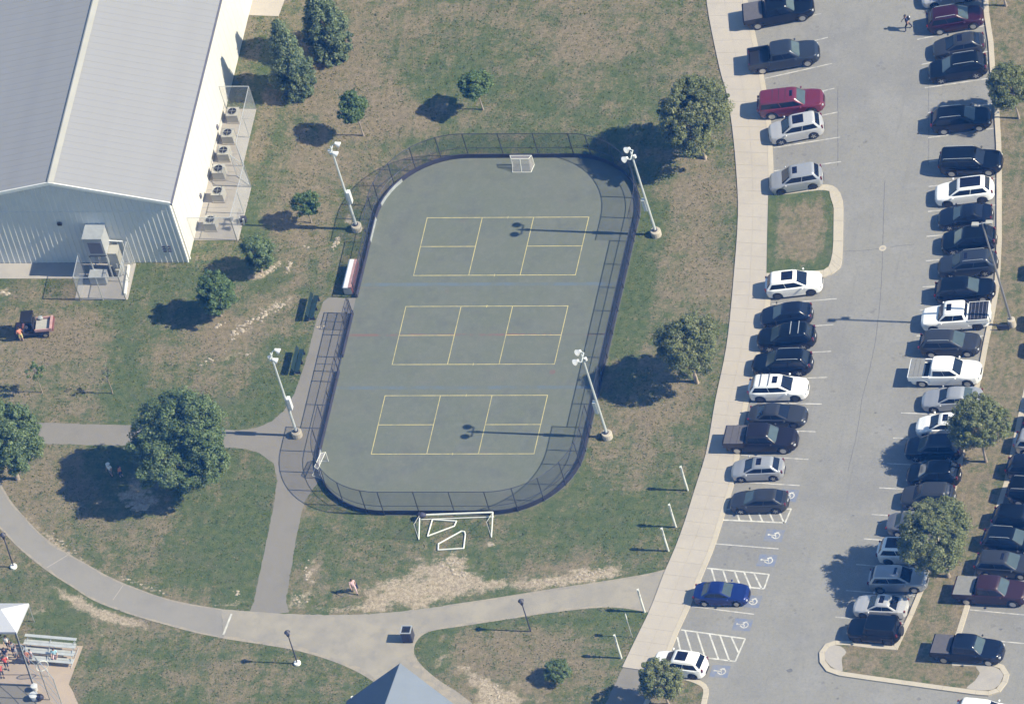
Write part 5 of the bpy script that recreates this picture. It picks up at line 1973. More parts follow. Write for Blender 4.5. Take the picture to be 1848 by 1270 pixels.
def vehicle(kind, col, face, lp, rp, label, group, opts=(), cat='car', nm='parked_car', stretch=None):
    a = P(lp[0], lp[1], .75)
    b = P(rp[0], rp[1], .75)
    c = (a+b)/2
    d = b-a
    ang = atan2(d.y, d.x)+(pi if face == 'L' else 0)
    kd = KINDS[kind]
    s = stretch or max(.93, min(1.07, (d.length-.12)/kd['L']))
    t = thing(nm, label, cat, (c.x, c.y, .014), ang, group)
    t.scale = (s, 1, 1)
    objs = []
    for name, me, painted, par, loc in vehicle_parts(kind, opts):
        o = link(name, me, objs[par] if par is not None else t, loc)
        if painted:
            o.material_slots[0].link = 'OBJECT'
            o.material_slots[0].material = M[col]
        objs.append(o)
    return t


GL, GM, GR = 'vehicles parked along the sidewalk', 'vehicles parked side by side along the left edge of the median', 'vehicles parked on the right side of the median'
V = vehicle
V('pickup', 'p_black', 'R', (1340, 32), (1470, 8), 'black pickup with grey bed cover at the very top of the left row', GL, ('softcover', 'pale'), 'pickup truck', 'pickup_truck')
V('pickup', 'p_slate', 'R', (1349, 112), (1480, 90), 'dark slate pickup with open black bed, second from the top of the left row', GL, ('pale',), 'pickup truck', 'pickup_truck')
V('big_suv', 'p_red', 'R', (1366, 193), (1489, 178), 'red boxy suv beside the silver one above the kerbed island', GL, ('pale', 'ribs', 'vent'), 'suv', 'parked_suv')
V('suv', 'p_lightgrey', 'L', (1385, 241), (1487, 221), 'light silver suv with glass roof, right below the red suv', GL, ('pano',), 'suv', 'parked_suv')
V('suv', 'p_silver', 'L', (1387, 330), (1485, 314), 'silver suv with small sunroof parked against the top of the grass island', GL, ('sunroof', 'darkrim'), 'suv', 'parked_suv')
V('suv', 'p_white', 'R', (1380, 517), (1485, 505), 'white suv with glass roof parked at the bottom of the grass island', GL, ('pano', 'darkrim'), 'suv', 'parked_suv')
V('hatch', 'p_navy', 'L', (1370, 571), (1467, 561), 'dark navy car just below the white suv by the island', GL, ('pale', 'darkrim'))
V('suv', 'p_black', 'L', (1365, 611), (1473, 604), 'black suv with two pale roof bars in the left row', GL, ('bars', 'lightbars', 'pale'), 'suv', 'parked_suv')
V('suv', 'p_black', 'L', (1356, 656), (1467, 652), 'black suv with thin side rails directly above the white suv with dark roof bars', GL, ('rails', 'pale'), 'suv', 'parked_suv')
V('suv', 'p_white', 'R', (1350, 701), (1460, 698), 'white suv with dark roof cross bars and sunroof in the left row', GL, ('bars', 'sunroof', 'darkrim'), 'suv', 'parked_suv')
V('sedan', 'p_grey', 'R', (1350, 747), (1457, 747), 'dark grey sedan between the white suv and the brown black pickup', GL, ('darkrim',))
V('pickup', 'p_brown', 'R', (1307, 792), (1441, 792), 'brown black pickup with segmented bed cover overhanging the sidewalk', GL, ('cover', 'pale'), 'pickup truck', 'pickup_truck')
V('hatch', 'p_silver', 'L', (1318, 846), (1416, 842), 'silver hatchback with small sunroof below the brown black pickup', GL, ('sunroof',))
V('hatch', 'p_grey', 'L', (1316, 903), (1423, 901), 'black hatchback with bright tail lights above the first hatched bay', GL, ('pale',))
V('sedan', 'p_blue', 'R', (1251, 1068), (1353, 1069), 'deep blue sedan parked alone in an accessible bay', GL, ('pale', 'palerear'))
V('suv', 'p_white', 'L', (1177, 1190), (1276, 1203), 'white suv with long glass roof half behind the small corner tree', GL, ('pano', 'darkrim'), 'suv', 'parked_suv')

V('sedan', 'p_lightgrey', 'L', (1660, -4), (1768, -26), 'pale silver car cut off by the top edge beside the maroon suv', GM, ())
V('suv', 'p_maroon', 'R', (1671, 42), (1776, 24), 'dark maroon suv with roof rails beside the walking person', GM, ('rails', 'pale'), 'suv', 'parked_suv')
V('hatch', 'p_grey', 'L', (1681, 89), (1778, 73), 'dark grey hatchback squeezed between the maroon suv and a black suv', GM, ('sunroof',))
V('suv', 'p_black', 'L', (1673, 130), (1783, 113), 'glossy black suv with roof rails above the empty median stall', GM, ('rails', 'pale'), 'suv', 'parked_suv')
V('suv', 'p_black', 'R', (1679, 220), (1790, 209), 'black suv in the shade of the small median tree', GM, ('rails', 'pale'), 'suv', 'parked_suv')
V('big_suv', 'p_black', 'R', (1694, 294), (1810, 290), 'big boxy black suv directly above the white suv with dark roof', GM, ('rails',), 'suv', 'parked_suv')
V('suv', 'p_white', 'L', (1685, 351), (1795, 338), 'white suv with all dark glass roof in the median row', GM, ('blackroof', 'darkrim'), 'suv', 'parked_suv')
V('sedan', 'p_navy', 'L', (1692, 393), (1791, 383), 'navy black sedan directly below the white suv with the dark roof', GM, ('pale',))
V('suv', 'p_black', 'L', (1697, 437), (1799, 427), 'black suv under the twin heads of the tall parking light', GM, ('pale',), 'suv', 'parked_suv')
V('suv', 'p_slate', 'L', (1691, 481), (1801, 471), 'slate grey suv with small sunroof crossed by the tall light pole', GM, ('vent', 'rails'), 'suv', 'parked_suv')
V('suv', 'p_black', 'R', (1686, 527), (1797, 518), 'black suv with pale windscreen just above the white pickup with slatted bed', GM, ('pale',), 'suv', 'parked_suv')
V('pickup', 'p_white', 'L', (1661, 576), (1789, 567), 'white pickup facing left with roof hatch and dark slatted bed', GM, ('sunroof', 'darkrim', 'lowslats'), 'pickup truck', 'pickup_truck')
V('suv', 'p_grey', 'R', (1658, 620), (1771, 618), 'dark grey suv between the two white pickups', GM, ('rails', 'pale'), 'suv', 'parked_suv')
V('pickup', 'p_white', 'R', (1641, 672), (1773, 671), 'white pickup facing right with grey folding bed cover', GM, ('ltcover',), 'pickup truck', 'pickup_truck')
V('sedan', 'p_silver', 'L', (1661, 720), (1775, 715), 'silver sedan directly below the white pickup with folding cover', GM, ('palerear',))
V('hatch', 'p_white', 'L', (1651, 767), (1756, 763), 'white car with sunroof half under the upper median tree', GM, ('sunroof', 'darkrim'))
V('suv', 'p_navy', 'L', (1632, 807), (1737, 807), 'navy black suv in the tree shade below the white car with sunroof', GM, ('pale',), 'suv', 'parked_suv')
V('suv', 'p_black', 'L', (1635, 854), (1734, 855), 'black car with glowing red tail light at the edge of the tree shade', GM, ('pale',))
V('suv', 'p_grey', 'L', (1626, 895), (1723, 894), 'grey suv just above the largest median tree', GM, (), 'suv', 'parked_suv')
V('sedan', 'p_midgrey', 'R', (1599, 943), (1702, 943), 'mid grey car whose right half is hidden by the largest median tree', GM, ('palerear',))
V('suv', 'p_white', 'R', (1583, 993), (1688, 995), 'white car tail with dark rear glass poking out of the largest median tree', GM, ('blackroof', 'darkrim'), 'suv', 'parked_suv')
V('suv', 'p_silver', 'R', (1567, 1044), (1675, 1044), 'silver suv with bright nose below the largest median tree', GM, ('vent',), 'suv', 'parked_suv')
V('sedan', 'p_lightgrey', 'L', (1540, 1089), (1638, 1094), 'light silver sedan with sunroof second from the bottom of the median row', GM, ('sunroof', 'darkrim'))
V('jeep', 'p_black', 'L', (1530, 1133), (1626, 1141), 'black boxy off road car at the bottom of the median row', GM, ('darkrim',), 'suv', 'parked_suv')

V('suv', 'p_black', 'R', (1858, 486), (1965, 478), 'dark car outside the frame, only its shadow seen right of the upper median', GR, ())
V('big_suv', 'p_black', 'R', (1866, 577), (1980, 572), 'dark car outside the right edge, its shadow reaches the tall light footing', GR, ())
V('big_suv', 'p_grey', 'R', (1869, 625), (1984, 622), 'dark car outside the right edge just below the tall light footing', GR, ())
V('suv', 'p_grey', 'R', (1880, 672), (1985, 672), 'car outside the right edge showing only a sliver of shadow beside the white pickup', GR, ())
V('suv', 'p_black', 'R', (1862, 722), (1968, 726), 'dark car outside the right edge beside the upper median tree', GR, ())
V('suv', 'p_maroon', 'R', (1849, 757), (1955, 761), 'dark purple car at the right edge above a silver one', GR, (), 'suv', 'parked_suv')
V('suv', 'p_silver', 'R', (1831, 796), (1936, 800), 'silver car cut off by the right edge, level with the upper median tree', GR, ('pano',), 'suv', 'parked_suv')
V('suv', 'p_navy', 'R', (1816, 842), (1922, 846), 'navy black car cut off by the right edge above the bright bit of kerb', GR, ('pale',), 'suv', 'parked_suv')
V('big_suv', 'p_black', 'R', (1818, 886), (1930, 891), 'black suv cut off by the right edge just below the bright bit of kerb', GR, ('rails',), 'suv', 'parked_suv')
V('suv', 'p_black', 'R', (1791, 932), (1895, 937), 'black suv with a bright glint, right of the largest median tree top', GR, (), 'suv', 'parked_suv')
V('suv', 'p_black', 'R', (1772, 972), (1878, 978), 'black suv with pale windscreen directly above the grey suv with sunroof', GR, ('rails', 'pale'), 'suv', 'parked_suv')
V('suv', 'p_grey', 'R', (1760, 1015), (1868, 1021), 'dark grey suv with sunroof between a black suv and the wine pickup', GR, ('vent', 'pale'), 'suv', 'parked_suv')
V('pickup', 'p_wine', 'R', (1722, 1063), (1857, 1070), 'wine red pickup with grey bed cover at the right edge', GR, ('greycover', 'pale'), 'pickup truck', 'pickup_truck')
V('pickup', 'p_navy', 'R', (1682, 1168), (1812, 1176), 'navy pickup at the bottom end of the median, parked by itself', GR, ('softcover', 'pale'), 'pickup truck', 'pickup_truck')
V('suv', 'p_white', 'R', (1722, 1280), (1836, 1292), 'white car roof cut off by the bottom right edge', GR, ('darkrim',), 'suv', 'parked_suv')


# utility cart
def cart():
    c = P(62, 600, 0)
    t = thing('utility_cart', 'dark utility cart with black canopy, faded red panels and tan load bed', 'cart', (c.x, c.y, .0), radians(6))
    MB().use('dark_metal').box(-1.3, 1.35, -.62, .62, .38, .62).build('chassis', t)
    MB().use('dark_metal').box(-1.45, -1.2, -.6, .6, .3, .7).build('front_bumper', t)
    MB().use('faded_red').hexa([(-1.4, -.5, .6), (-.75, -.6, .6), (-.75, .6, .6), (-1.4, .5, .6)], [(-1.3, -.45, .8), (-.75, -.55, 1.0), (-.75, .55, 1.0), (-1.3, .45, .8)]).build('hood', t)
    MB().use('black').box(-.35, .12, -.58, .58, .62, .85).box(.05, .18, -.58, .58, .8, 1.25).build('seat', t)
    MB().use('black').hexa([(-.75, -.66, 1.92), (.3, -.66, 1.92), (.3, .66, 1.92), (-.75, .66, 1.92)], [(-.68, -.6, 2.02), (.24, -.6, 2.02), (.24, .6, 2.02), (-.68, .6, 2.02)]).build('canopy', t)
    for x in (-.7, .22):
        for s in (-1, 1):
            MB().use('dark_metal').tube((x, s*.58, .6), (x, s*.58, 1.94), .03, 6).build('roof_post', t)
    MB().use('unit_tan').box(.3, 1.5, -.6, .6, .78, .82).build('bed_floor', t)
    for s in (-1, 1):
        MB().use('redwhite').box(.3, 1.5, s*.66-.04, s*.66+.04, .78, 1.05).build('bed_side', t)
    MB().use('redwhite').box(1.52, 1.72, -.7, .7, .72, 1.1).build('tailgate', t)
    MB().use('faded_red').box(1.72, 1.80, -.66, .66, .72, 1.04).build('tailgate_face', t)
    MB().use('dark_metal').tube((-.45, -.3, 1.0), (-.6, -.3, .8), .02, 5).lathe([(.16, 1.0), (.18, 1.02), (.16, 1.04)], (-.45, -.3, 0), 10).build('steering_wheel', t)
    for x in (-1.0, 1.05):
        for s in (-1, 1):
            wv = MB().use('tyre').lathe([(.18, -.1), (.29, -.1), (.3, 0), (.29, .1), (.18, .1)], n=14, axis='y').build('wheel', t, 40)
            wv.location = (x, s*.6, .3)
            MB().use('rim').lathe([(.17, -.105), (.05, -.1)], n=10, axis='y').lathe([(.05, .1), (.17, .105)], n=10, axis='y').build('rim', wv)
    MB().use('board_white').ellip((0, 0, .13), .28, .2, .13, 9, 5).build('bag_tmp')
    b = bpy.data.objects['bag_tmp']
    b.name = 'white_sack'
    p = P(73, 575, .85)
    b.location = (p.x, p.y, .83)
    tag(b, 'white sack lying in the tan load bed of the utility cart', 'sack')


cart()


# ------------------------------------------------------------------ people
def person(px, py, h, label, shirt, trousers, pose='stand', rz=0, hair=True, z0=0.0, prop=None, hat=None):
    p = P(px, py, z0)
    s = h/1.75
    sit = pose == 'sit'
    walk = .22 if pose == 'walk' else .05
    pel = .50 if sit else .93
    J = {'pelvis': (0, 0, pel), 'belly': (0, 0, pel+.16), 'chest': (.01, 0, pel+.36), 'neck': (.02, 0, pel+.53), 'chin': (.03, 0, pel+.60), 'head': (.045, 0, pel+.68), 'crown': (.03, 0, pel+.78)}
    for sd, sg in (('l', 1), ('r', -1)):
        f = sg*walk
        if sit:
            J['hip'+sd] = (.03, sg*.10, pel-.01)
            J['knee'+sd] = (.44, sg*.13, pel)
            J['ankle'+sd] = (.46, sg*.13, .10)
            J['toe'+sd] = (.64, sg*.14, .04)
        else:
            J['hip'+sd] = (0, sg*.10, pel-.07)
            J['knee'+sd] = (f*.9+.04, sg*.11, .50)
            J['ankle'+sd] = (f*1.2-.03*(f < 0), sg*.11, .09+(.08 if f < -.1 else 0))
            J['toe'+sd] = (f*1.2+.17, sg*.12, .035+(.02 if f < -.1 else 0))
        J['sh'+sd] = (.01, sg*.19, pel+.49)
        ex = -f*.6 if not sit else .12
        J['elb'+sd] = (ex, sg*.26, pel+.21)
        J['wri'+sd] = ((.14-f*1.0) if not sit else .34, sg*.24, pel+.02 if not sit else pel+.12)
        J['palm'+sd] = ((.17-f*1.05) if not sit else .42, sg*.235, pel-.06 if not sit else pel+.09)
        for k in range(4):
            bx = J['palm'+sd]
            dy = (k-1.5)*.022
            J['f%d%s' % (k, sd)] = (bx[0]+(.02 if not sit else .085), bx[1]+dy, bx[2]-(.085-.008*abs(k-1) if not sit else .03))
        J['th'+sd] = (J['palm'+sd][0]+.045, J['palm'+sd][1]-sg*.03, J['palm'+sd][2]+.0)
    rad = {'pelvis': .15, 'belly': .13, 'chest': .155, 'neck': .06, 'chin': .075, 'head': .098, 'crown': .07}
    for sd in 'lr':
        rad.update({'hip'+sd: .10, 'knee'+sd: .065, 'ankle'+sd: .045, 'toe'+sd: .035, 'sh'+sd: .07, 'elb'+sd: .045, 'wri'+sd: .032, 'palm'+sd: .036, 'th'+sd: .011})
        for k in range(4):
            rad['f%d%s' % (k, sd)] = .010
    names = list(J)
    idx = {n_: i for i, n_ in enumerate(names)}
    ed = [('pelvis', 'belly'), ('belly', 'chest'), ('chest', 'neck'), ('neck', 'chin'), ('chin', 'head'), ('head', 'crown')]
    for sd in 'lr':
        ed += [('pelvis', 'hip'+sd), ('hip'+sd, 'knee'+sd), ('knee'+sd, 'ankle'+sd), ('ankle'+sd, 'toe'+sd), ('chest', 'sh'+sd), ('sh'+sd, 'elb'+sd), ('elb'+sd, 'wri'+sd), ('wri'+sd, 'palm'+sd), ('palm'+sd, 'th'+sd)]
        ed += [('palm'+sd, 'f%d%s' % (k, sd)) for k in range(4)]
    me = bpy.data.meshes.new('skeleton')
    me.from_pydata([J[n_] for n_ in names], [(idx[a], idx[b]) for a, b in ed], [])
    o = bpy.data.objects.new('tmp', me)
    COL.objects.link(o)
    o.modifiers.new('s', 'SKIN')
    for i, n_ in enumerate(names):
        v = me.skin_vertices[0].data[i]
        r = rad[n_]
        v.radius = (r*(1.25 if n_ in ('pelvis', 'belly', 'chest') else 1), r)
        v.use_root = (n_ == 'pelvis')
    sb = o.modifiers.new('b', 'SUBSURF')
    sb.levels = 1
    dg = bpy.context.evaluated_depsgraph_get()
    bm_ = bpy.data.meshes.new_from_object(o.evaluated_get(dg))
    bpy.data.objects.remove(o)
    for m_ in (M['skin'], M[shirt], M[trousers], M['black']):
        bm_.materials.append(m_)
    bones = [(Vector(J[a]), Vector(J[b]), a, b) for a, b in ed]
    mi = []
    for f in bm_.polygons:
        c = f.center
        best = None
        for a, b, na, nb in bones:
            d = b-a
            t = max(0, min(1, (c-a).dot(d)/max(1e-9, d.length_squared)))
            q = (c-(a+d*t)).length
            if best is None or q < best[0]:
                best = (q, na, nb, t)
        _, na, nb, t = best
        if nb.startswith('toe'):
            k = 3
        elif nb.startswith(('hip', 'knee')) or nb.startswith('ankle') or na == 'pelvis' and c.z < J['pelvis'][2]+.03:
            k = 2
            if nb.startswith('ankle') and pose != 'walk' and t > .1:
                k = 0
        elif nb in ('belly', 'chest', 'neck') or nb.startswith('sh') or (nb.startswith('elb') and t < .75):
            k = 1
            if nb == 'neck' and t > .8:
                k = 0
        else:
            k = 0
        mi.append(k)
    bm_.polygons.foreach_set('material_index', mi)
    bm_.polygons.foreach_set('use_smooth', [True]*len(mi))
    t = thing('person', label, 'person', (p.x, p.y, z0+.01), radians(rz))
    t.scale = (s, s, s)
    link('body', bm_, t)
    hd = J['head']
    face = MB().use('skin').ellip((hd[0]+.105, 0, hd[2]-.01), .02, .012, .02, 6, 4)
    face.use('black').ellip((hd[0]+.085, .033, hd[2]+.015), .012, .012, .008, 6, 4).ellip((hd[0]+.085, -.033, hd[2]+.015), .012, .012, .008, 6, 4)
    face.use('redwhite').ellip((hd[0]+.085, 0, hd[2]-.055), .012, .022, .007, 6, 4)
    face.use('skin').ellip((hd[0]-.005, .098, hd[2]), .018, .012, .028, 6, 4).ellip((hd[0]-.005, -.098, hd[2]), .018, .012, .028, 6, 4)
    face.build('face', t, 60)
    if hat:
        MB().use(hat).lathe([(.2, hd[2]+.05), (.2, hd[2]+.06), (.115, hd[2]+.07), (.10, hd[2]+.15), (.04, hd[2]+.17)], (hd[0]-.01, 0, 0), 12).build('hat', t, 50)
    elif hair:
        MB().use('hair').ellip((hd[0]-.025, 0, hd[2]+.035), .105, .108, .10, 12, 7).build('hair', t, 60)
    if prop:
        prop(t, J)
    return t


M['c_black'] = mat('black cloth', (.02, .02, .03), .9)
M['c_white'] = mat('white cloth', (.7, .7, .68), .9)
M['c_red'] = mat('red cloth', (.5, .07, .06), .9)
M['c_pink'] = mat('pink cloth', (.55, .38, .38), .9)
M['c_yellow'] = mat('pale yellow cloth', (.7, .6, .28), .9)
M['c_ltblue'] = mat('light blue cloth', (.3, .5, .58), .9)
M['c_navy'] = mat('navy cloth', (.02, .03, .08), .9)
M['c_grey'] = mat('grey cloth', (.2, .2, .22), .9)
M['c_orange'] = mat('orange pink cloth', (.6, .22, .14), .9)


def backpack(t, J):
    MB().use('c_black').ellip((-.2, 0, J['chest'][2]), .12, .17, .22, 9, 6).build('backpack', t, 60)
    MB().use('c_white').ellip((-.27, 0, J['chest'][2]+.1), .06, .1, .06, 8, 5).build('backpack_pocket', t, 60)


def tote(t, J):
    x, y, z = J['palml']
    MB().use('c_navy').box(x-.16, x+.14, y-.0, y+.12, z-.42, z-.06).build('bag', t)
    MB().use('c_navy').path([(x-.1, y+.06, z-.07), (x, y+.03, z+.02), (x+.1, y+.06, z-.07)], .012, 5).build('bag_handle', t)


person(1641, 54, 1.8, 'person in dark clothes with a backpack walking in the parking aisle', 'c_navy', 'c_black', 'walk', 200, prop=backpack)
person(641, 1069, 1.7, 'person in pink top carrying a dark bag on the grass above the tan path', 'c_pink', 'c_pink', 'walk', -60, prop=tote)
person(202, 859, 1.6, 'person in white shirt standing in the big tree shade', 'c_white', 'c_grey', 'stand', 250, hat='c_white')
person(220, 861, 1.35, 'smaller person in orange pink top standing in the big tree shade', 'c_orange', 'c_navy', 'stand', 160)
person(40, 615, 1.6, 'person in pale yellow trousers and pink top standing beside the utility cart', 'c_orange', 'c_yellow', 'stand', 120, hair=True)
person(17, 1171, 1.7, 'person in white top under the canopy, furthest back by the pole', 'c_white', 'c_black', 'stand', -90)
person(27, 1181, 1.6, 'person in dark top standing under the right corner of the canopy', 'c_grey', 'c_navy', 'stand', -60)
person(14, 1192, 1.65, 'person in dark top and pale trousers at the canopy shade edge', 'c_navy', 'c_white', 'stand', -100)
person(33, 1188, 1.5, 'shorter person in grey standing left of the field fence pole', 'c_grey', 'c_grey', 'stand', 180)
person(14, 1207, 1.7, 'person in bright red top nearest the left edge of the plaza', 'c_red', 'c_navy', 'stand', -80)
person(5, 1222, 1.6, 'person in red top and black trousers at the lower left edge', 'c_red', 'c_black', 'stand', -60)
person(52, 1196, 1.6, 'person in orange pink top at the left end of the bleachers', 'c_orange', 'c_pink', 'stand', 260)
person(60, 1193, 1.5, 'person in faded pink top beside the left end of the bleachers', 'c_pink', 'c_grey', 'stand', 220)
person(101, 1187, 1.65, 'person in light blue top sitting on the bleachers', 'c_ltblue', 'c_pink', 'sit', -80, z0=.12)

# ------------------------------------------------------------------ trees


def leaf_mat(name, c1, c2, c3):
    m = bpy.data.materials.new(name)
    m.use_nodes = True
    n = m.node_tree.nodes
    l = m.node_tree.links
    b = n['Principled BSDF']
    b.inputs['Roughness'].default_value = .55
    b.inputs['Specular IOR Level'].default_value = .35
    at = n.new('ShaderNodeAttribute')
    at.attribute_name = 'tone'
    r = n.new('ShaderNodeValToRGB')
    r.color_ramp.elements[0].color = c1+(1,)
    r.color_ramp.elements[1].color = c3+(1,)
    e = r.color_ramp.elements.new(.5)
    e.color = c2+(1,)
    l.new(at.outputs['Fac'], r.inputs[0])
    l.new(r.outputs[0], b.inputs['Base Color'])
    tr = n.new('ShaderNodeBsdfTranslucent')
    l.new(r.outputs[0], tr.inputs['Color'])
    mx = n.new('ShaderNodeMixShader')
    mx.inputs[0].default_value = .3
    l.new(b.outputs[0], mx.inputs[1])
    l.new(tr.outputs[0], mx.inputs[2])
    l.new(mx.outputs[0], n['Material Output'].inputs[0])
    return m


M['leaf_a'] = leaf_mat('deep green leaves', (.08, .125, .045), (.13, .19, .075), (.22, .27, .125))
M['leaf_b'] = leaf_mat('olive green leaves', (.095, .125, .045), (.16, .188, .075), (.28, .285, .135))
M['leaf_c'] = leaf_mat('bright green leaves', (.065, .12, .04), (.11, .175, .06), (.185, .245, .095))
M['leaf_d'] = leaf_mat('blue green shaggy leaves', (.06, .10, .045), (.125, .17, .085), (.24, .28, .14))


def crown_mesh(name, seed, rx, rz, nclump, nleaf, leaf, m, shape='round', clump_r=.5, zc=0, inner=.45, droop=0):
    rs = np.random.RandomState(seed)
    C = []
    low, pw = (.66, 6) if rx > 4 else (.76, 8)
    lob = [(rs.randn(3), rs.uniform(low, 1.13)) for _ in range(16)]
    while len(C) < nclump:
        d = rs.randn(3)
        d /= np.linalg.norm(d)
        k = 1.0
        for a, f in lob:
            a = a/np.linalg.norm(a)
            c_ = max(0, a @ d)
            k += (f-1)*c_**pw*1.5
        r = (inner+(1-inner)*rs.rand()**.5)*k
        if rs.rand() < .05:
            r = rs.uniform(1.0, 1.10)*k
        if shape == 'cone':
            z = rs.rand()**1.25*2-1
            prof = (1-max(0, (z+.45)/1.45)**1.35) if z > -.45 else (.75+.25*(z+1)/.55)
            t = rs.rand()*2*pi
            q = (inner+(1-inner)*rs.rand()**.5)*prof*k
            C.append((cos(t)*q*rx, sin(t)*q*rx, z*rz))
        else:
            if d[2] < -.55 and rs.rand() < .6:
                continue
            zz = d[2]*r*rz
            if zz < 0:
                zz *= .9
            C.append((d[0]*r*rx, d[1]*r*rx, zz))
    C = np.array(C)
    cr = clump_r*(.45+.85*rs.rand(nclump))
    far = np.sqrt((C[:, 0]/rx)**2+(C[:, 1]/rx)**2+(C[:, 2]/rz)**2) > 1.0
    cr = np.where(far, cr*.6, cr)
    n = nclump*nleaf
    base = np.repeat(C, nleaf, 0)
    crr = np.repeat(cr, nleaf)
    d = rs.randn(n, 3)
    d /= np.linalg.norm(d, axis=1)[:, None]
    rad = rs.rand(n)**.45
    pos = base+d*(rad*crr)[:, None]*np.array([1, 1, .75 if not droop else 1.25])
    # leaf orientation: outward with jitter
    nr = d+rs.randn(n, 3)*.55+np.array([0, 0, .35])
    nr /= np.linalg.norm(nr, axis=1)[:, None]
    u = np.cross(nr, rs.randn(n, 3))
    u /= np.linalg.norm(u, axis=1)[:, None]+1e-9
    v = np.cross(nr, u)
    sz = leaf*(.55+.9*rs.rand(n))
    a = u*sz[:, None]
    b = v*(sz*.62)[:, None]
    V_ = np.stack([pos-a, pos+b*.9-a*.1+nr*(sz*.12)[:, None], pos+a, pos-b*.9+a*.05+nr*(sz*.12)[:, None]], 1).reshape(-1, 3)
    V_[:, 2] += zc
    me = bpy.data.meshes.new(name)
    me.vertices.add(n*4)
    me.vertices.foreach_set('co', V_.ravel())
    me.loops.add(n*4)
    me.loops.foreach_set('vertex_index', np.arange(n*4))
    me.polygons.add(n)
    me.polygons.foreach_set('loop_start', np.arange(n)*4)
    me.polygons.foreach_set('loop_total', np.full(n, 4))
    me.update()
    tone = np.clip(np.repeat(rs.rand(nclump), nleaf)*.45+rs.rand(n)*.6-.02, 0, 1)
    at = me.attributes.new('tone', 'FLOAT', 'FACE')
    at.data.foreach_set('value', tone.astype(np.float32))
    me.materials.append(M[m])
    return me, C


def tree(px, py, cx_px, cy_px, rx, rz, label, m, group='trees standing on the lawns', nclump=90, nleaf=110, leaf=.11, shape='round', clump_r=.5, trunk_r=.12, seed=1, name='shade_tree', inner=.45, droop=0, z0=0):
    b = P(px, py, z0)
    # crown centre height from its offset above the trunk foot
    hc = (py-cy_px)/14.85
    c = P(cx_px, cy_px, hc+z0)
    off = Vector((c.x-b.x, c.y-b.y, 0))
    if off.length > rx*.5:
        off = off.normalized()*rx*.5
    t = thing(name, label, 'tree', (b.x, b.y, z0), 0, group)
    me, C = crown_mesh('crown', seed, rx, rz, int(nclump*1.55), int(nleaf*1.2), leaf*.78, m, shape, clump_r, 0, inner, droop)
    cr = link('crown', me, t, (off.x, off.y, hc))
    rs = random.Random(seed)
    tk = MB().use('bark')
    top = Vector((off.x*.8, off.y*.8, hc+rz*.15))
    k0 = Vector((0, 0, 0))
    segs = 5
    prev = k0
    pr = trunk_r*1.35
    for i in range(1, segs+1):
        f = i/segs
        q = k0.lerp(top, f)+Vector((rs.uniform(-.04, .04), rs.uniform(-.04, .04), 0))
        r = trunk_r*(1-.6*f)
        tk.tube(prev, q, pr, 7, r)
        prev, pr = q, r
    tk.build('trunk', t, 60)
    lb = MB().use('bark')
    idx = rs.sample(range(len(C)), min(16, len(C)))
    for i in idx:
        e = Vector(C[i])*.92+Vector((off.x, off.y, hc))
        f = rs.uniform(.35, .9)
        s_ = k0.lerp(top, f)
        mid = s_.lerp(e, .5)+Vector((0, 0, .15*rz*.3))
        lb.tube(s_, mid, trunk_r*.38, 5, trunk_r*.22)
        lb.tube(mid, e, trunk_r*.22, 5, trunk_r*.08)
    lb.build('limbs', t, 60)
    return t


tree(1272, 284, 1252, 211, 3.15, 3.15, 'large olive green tree between the rink corner and the sidewalk', 'leaf_b', nclump=260, nleaf=130, leaf=.105, clump_r=.50, trunk_r=.16, seed=11)
tree(1257, 689, 1242, 617, 2.65, 2.75, 'round olive green tree right of the rink, its shadow touching the boards', 'leaf_b', nclump=210, nleaf=130, leaf=.10, clump_r=.46, trunk_r=.15, seed=12)
tree(352, 876, 334, 796, 4.55, 3.9, 'largest tree, deep green, spreading over the grey path on the left', 'leaf_a', nclump=440, nleaf=140, leaf=.11, clump_r=.52, trunk_r=.2, seed=35)
tree(32, 864, 14, 790, 2.75, 3.1, 'deep green tree cut off by the left edge above the curved path', 'leaf_a', nclump=230, nleaf=130, leaf=.11, clump_r=.5, trunk_r=.16, seed=14)
tree(592, 94, 583, 38, 2.0, 4.3, 'tall shaggy tree cut off by the top edge near the white wall', 'leaf_d', nclump=230, nleaf=130, leaf=.12, shape='cone', clump_r=.42, trunk_r=.15, seed=15, name='conical_tree', inner=.5, droop=1)
tree(528, 164, 520, 106, 1.75, 4.2, 'tall shaggy conical tree beside the white wall shadow', 'leaf_d', nclump=210, nleaf=130, leaf=.12, shape='cone', clump_r=.42, trunk_r=.15, seed=16, name='conical_tree', inner=.5, droop=1)
tree(656, 245, 638, 195, 1.15, 1.45, 'small bright green tree on a thin trunk above the left sports light', 'leaf_c', nclump=60, nleaf=110, leaf=.10, clump_r=.34, trunk_r=.07, seed=17, name='young_tree')
tree(872, 198, 857, 151, 1.3, 1.25, 'small bright green tree standing alone on the lawn behind the rink', 'leaf_c', nclump=75, nleaf=110, leaf=.10, clump_r=.34, trunk_r=.07, seed=18, name='young_tree')
tree(562, 402, 552, 368, 1.12, 1.0, 'little green tree with its shadow joining the sports light shadow', 'leaf_c', nclump=55, nleaf=100, leaf=.09, clump_r=.3, trunk_r=.06, seed=19, name='young_tree')
tree(472, 490, 466, 455, 1.3, 1.55, 'low bushy green tree near the building corner', 'leaf_a', nclump=85, nleaf=110, leaf=.10, clump_r=.36, trunk_r=.1, seed=20, name='young_tree')
tree(399, 570, 391, 528, 1.35, 2.2, 'bushy upright green tree left of the rocky bare patch', 'leaf_c', nclump=110, nleaf=110, leaf=.10, clump_r=.38, trunk_r=.1, seed=21, name='young_tree')
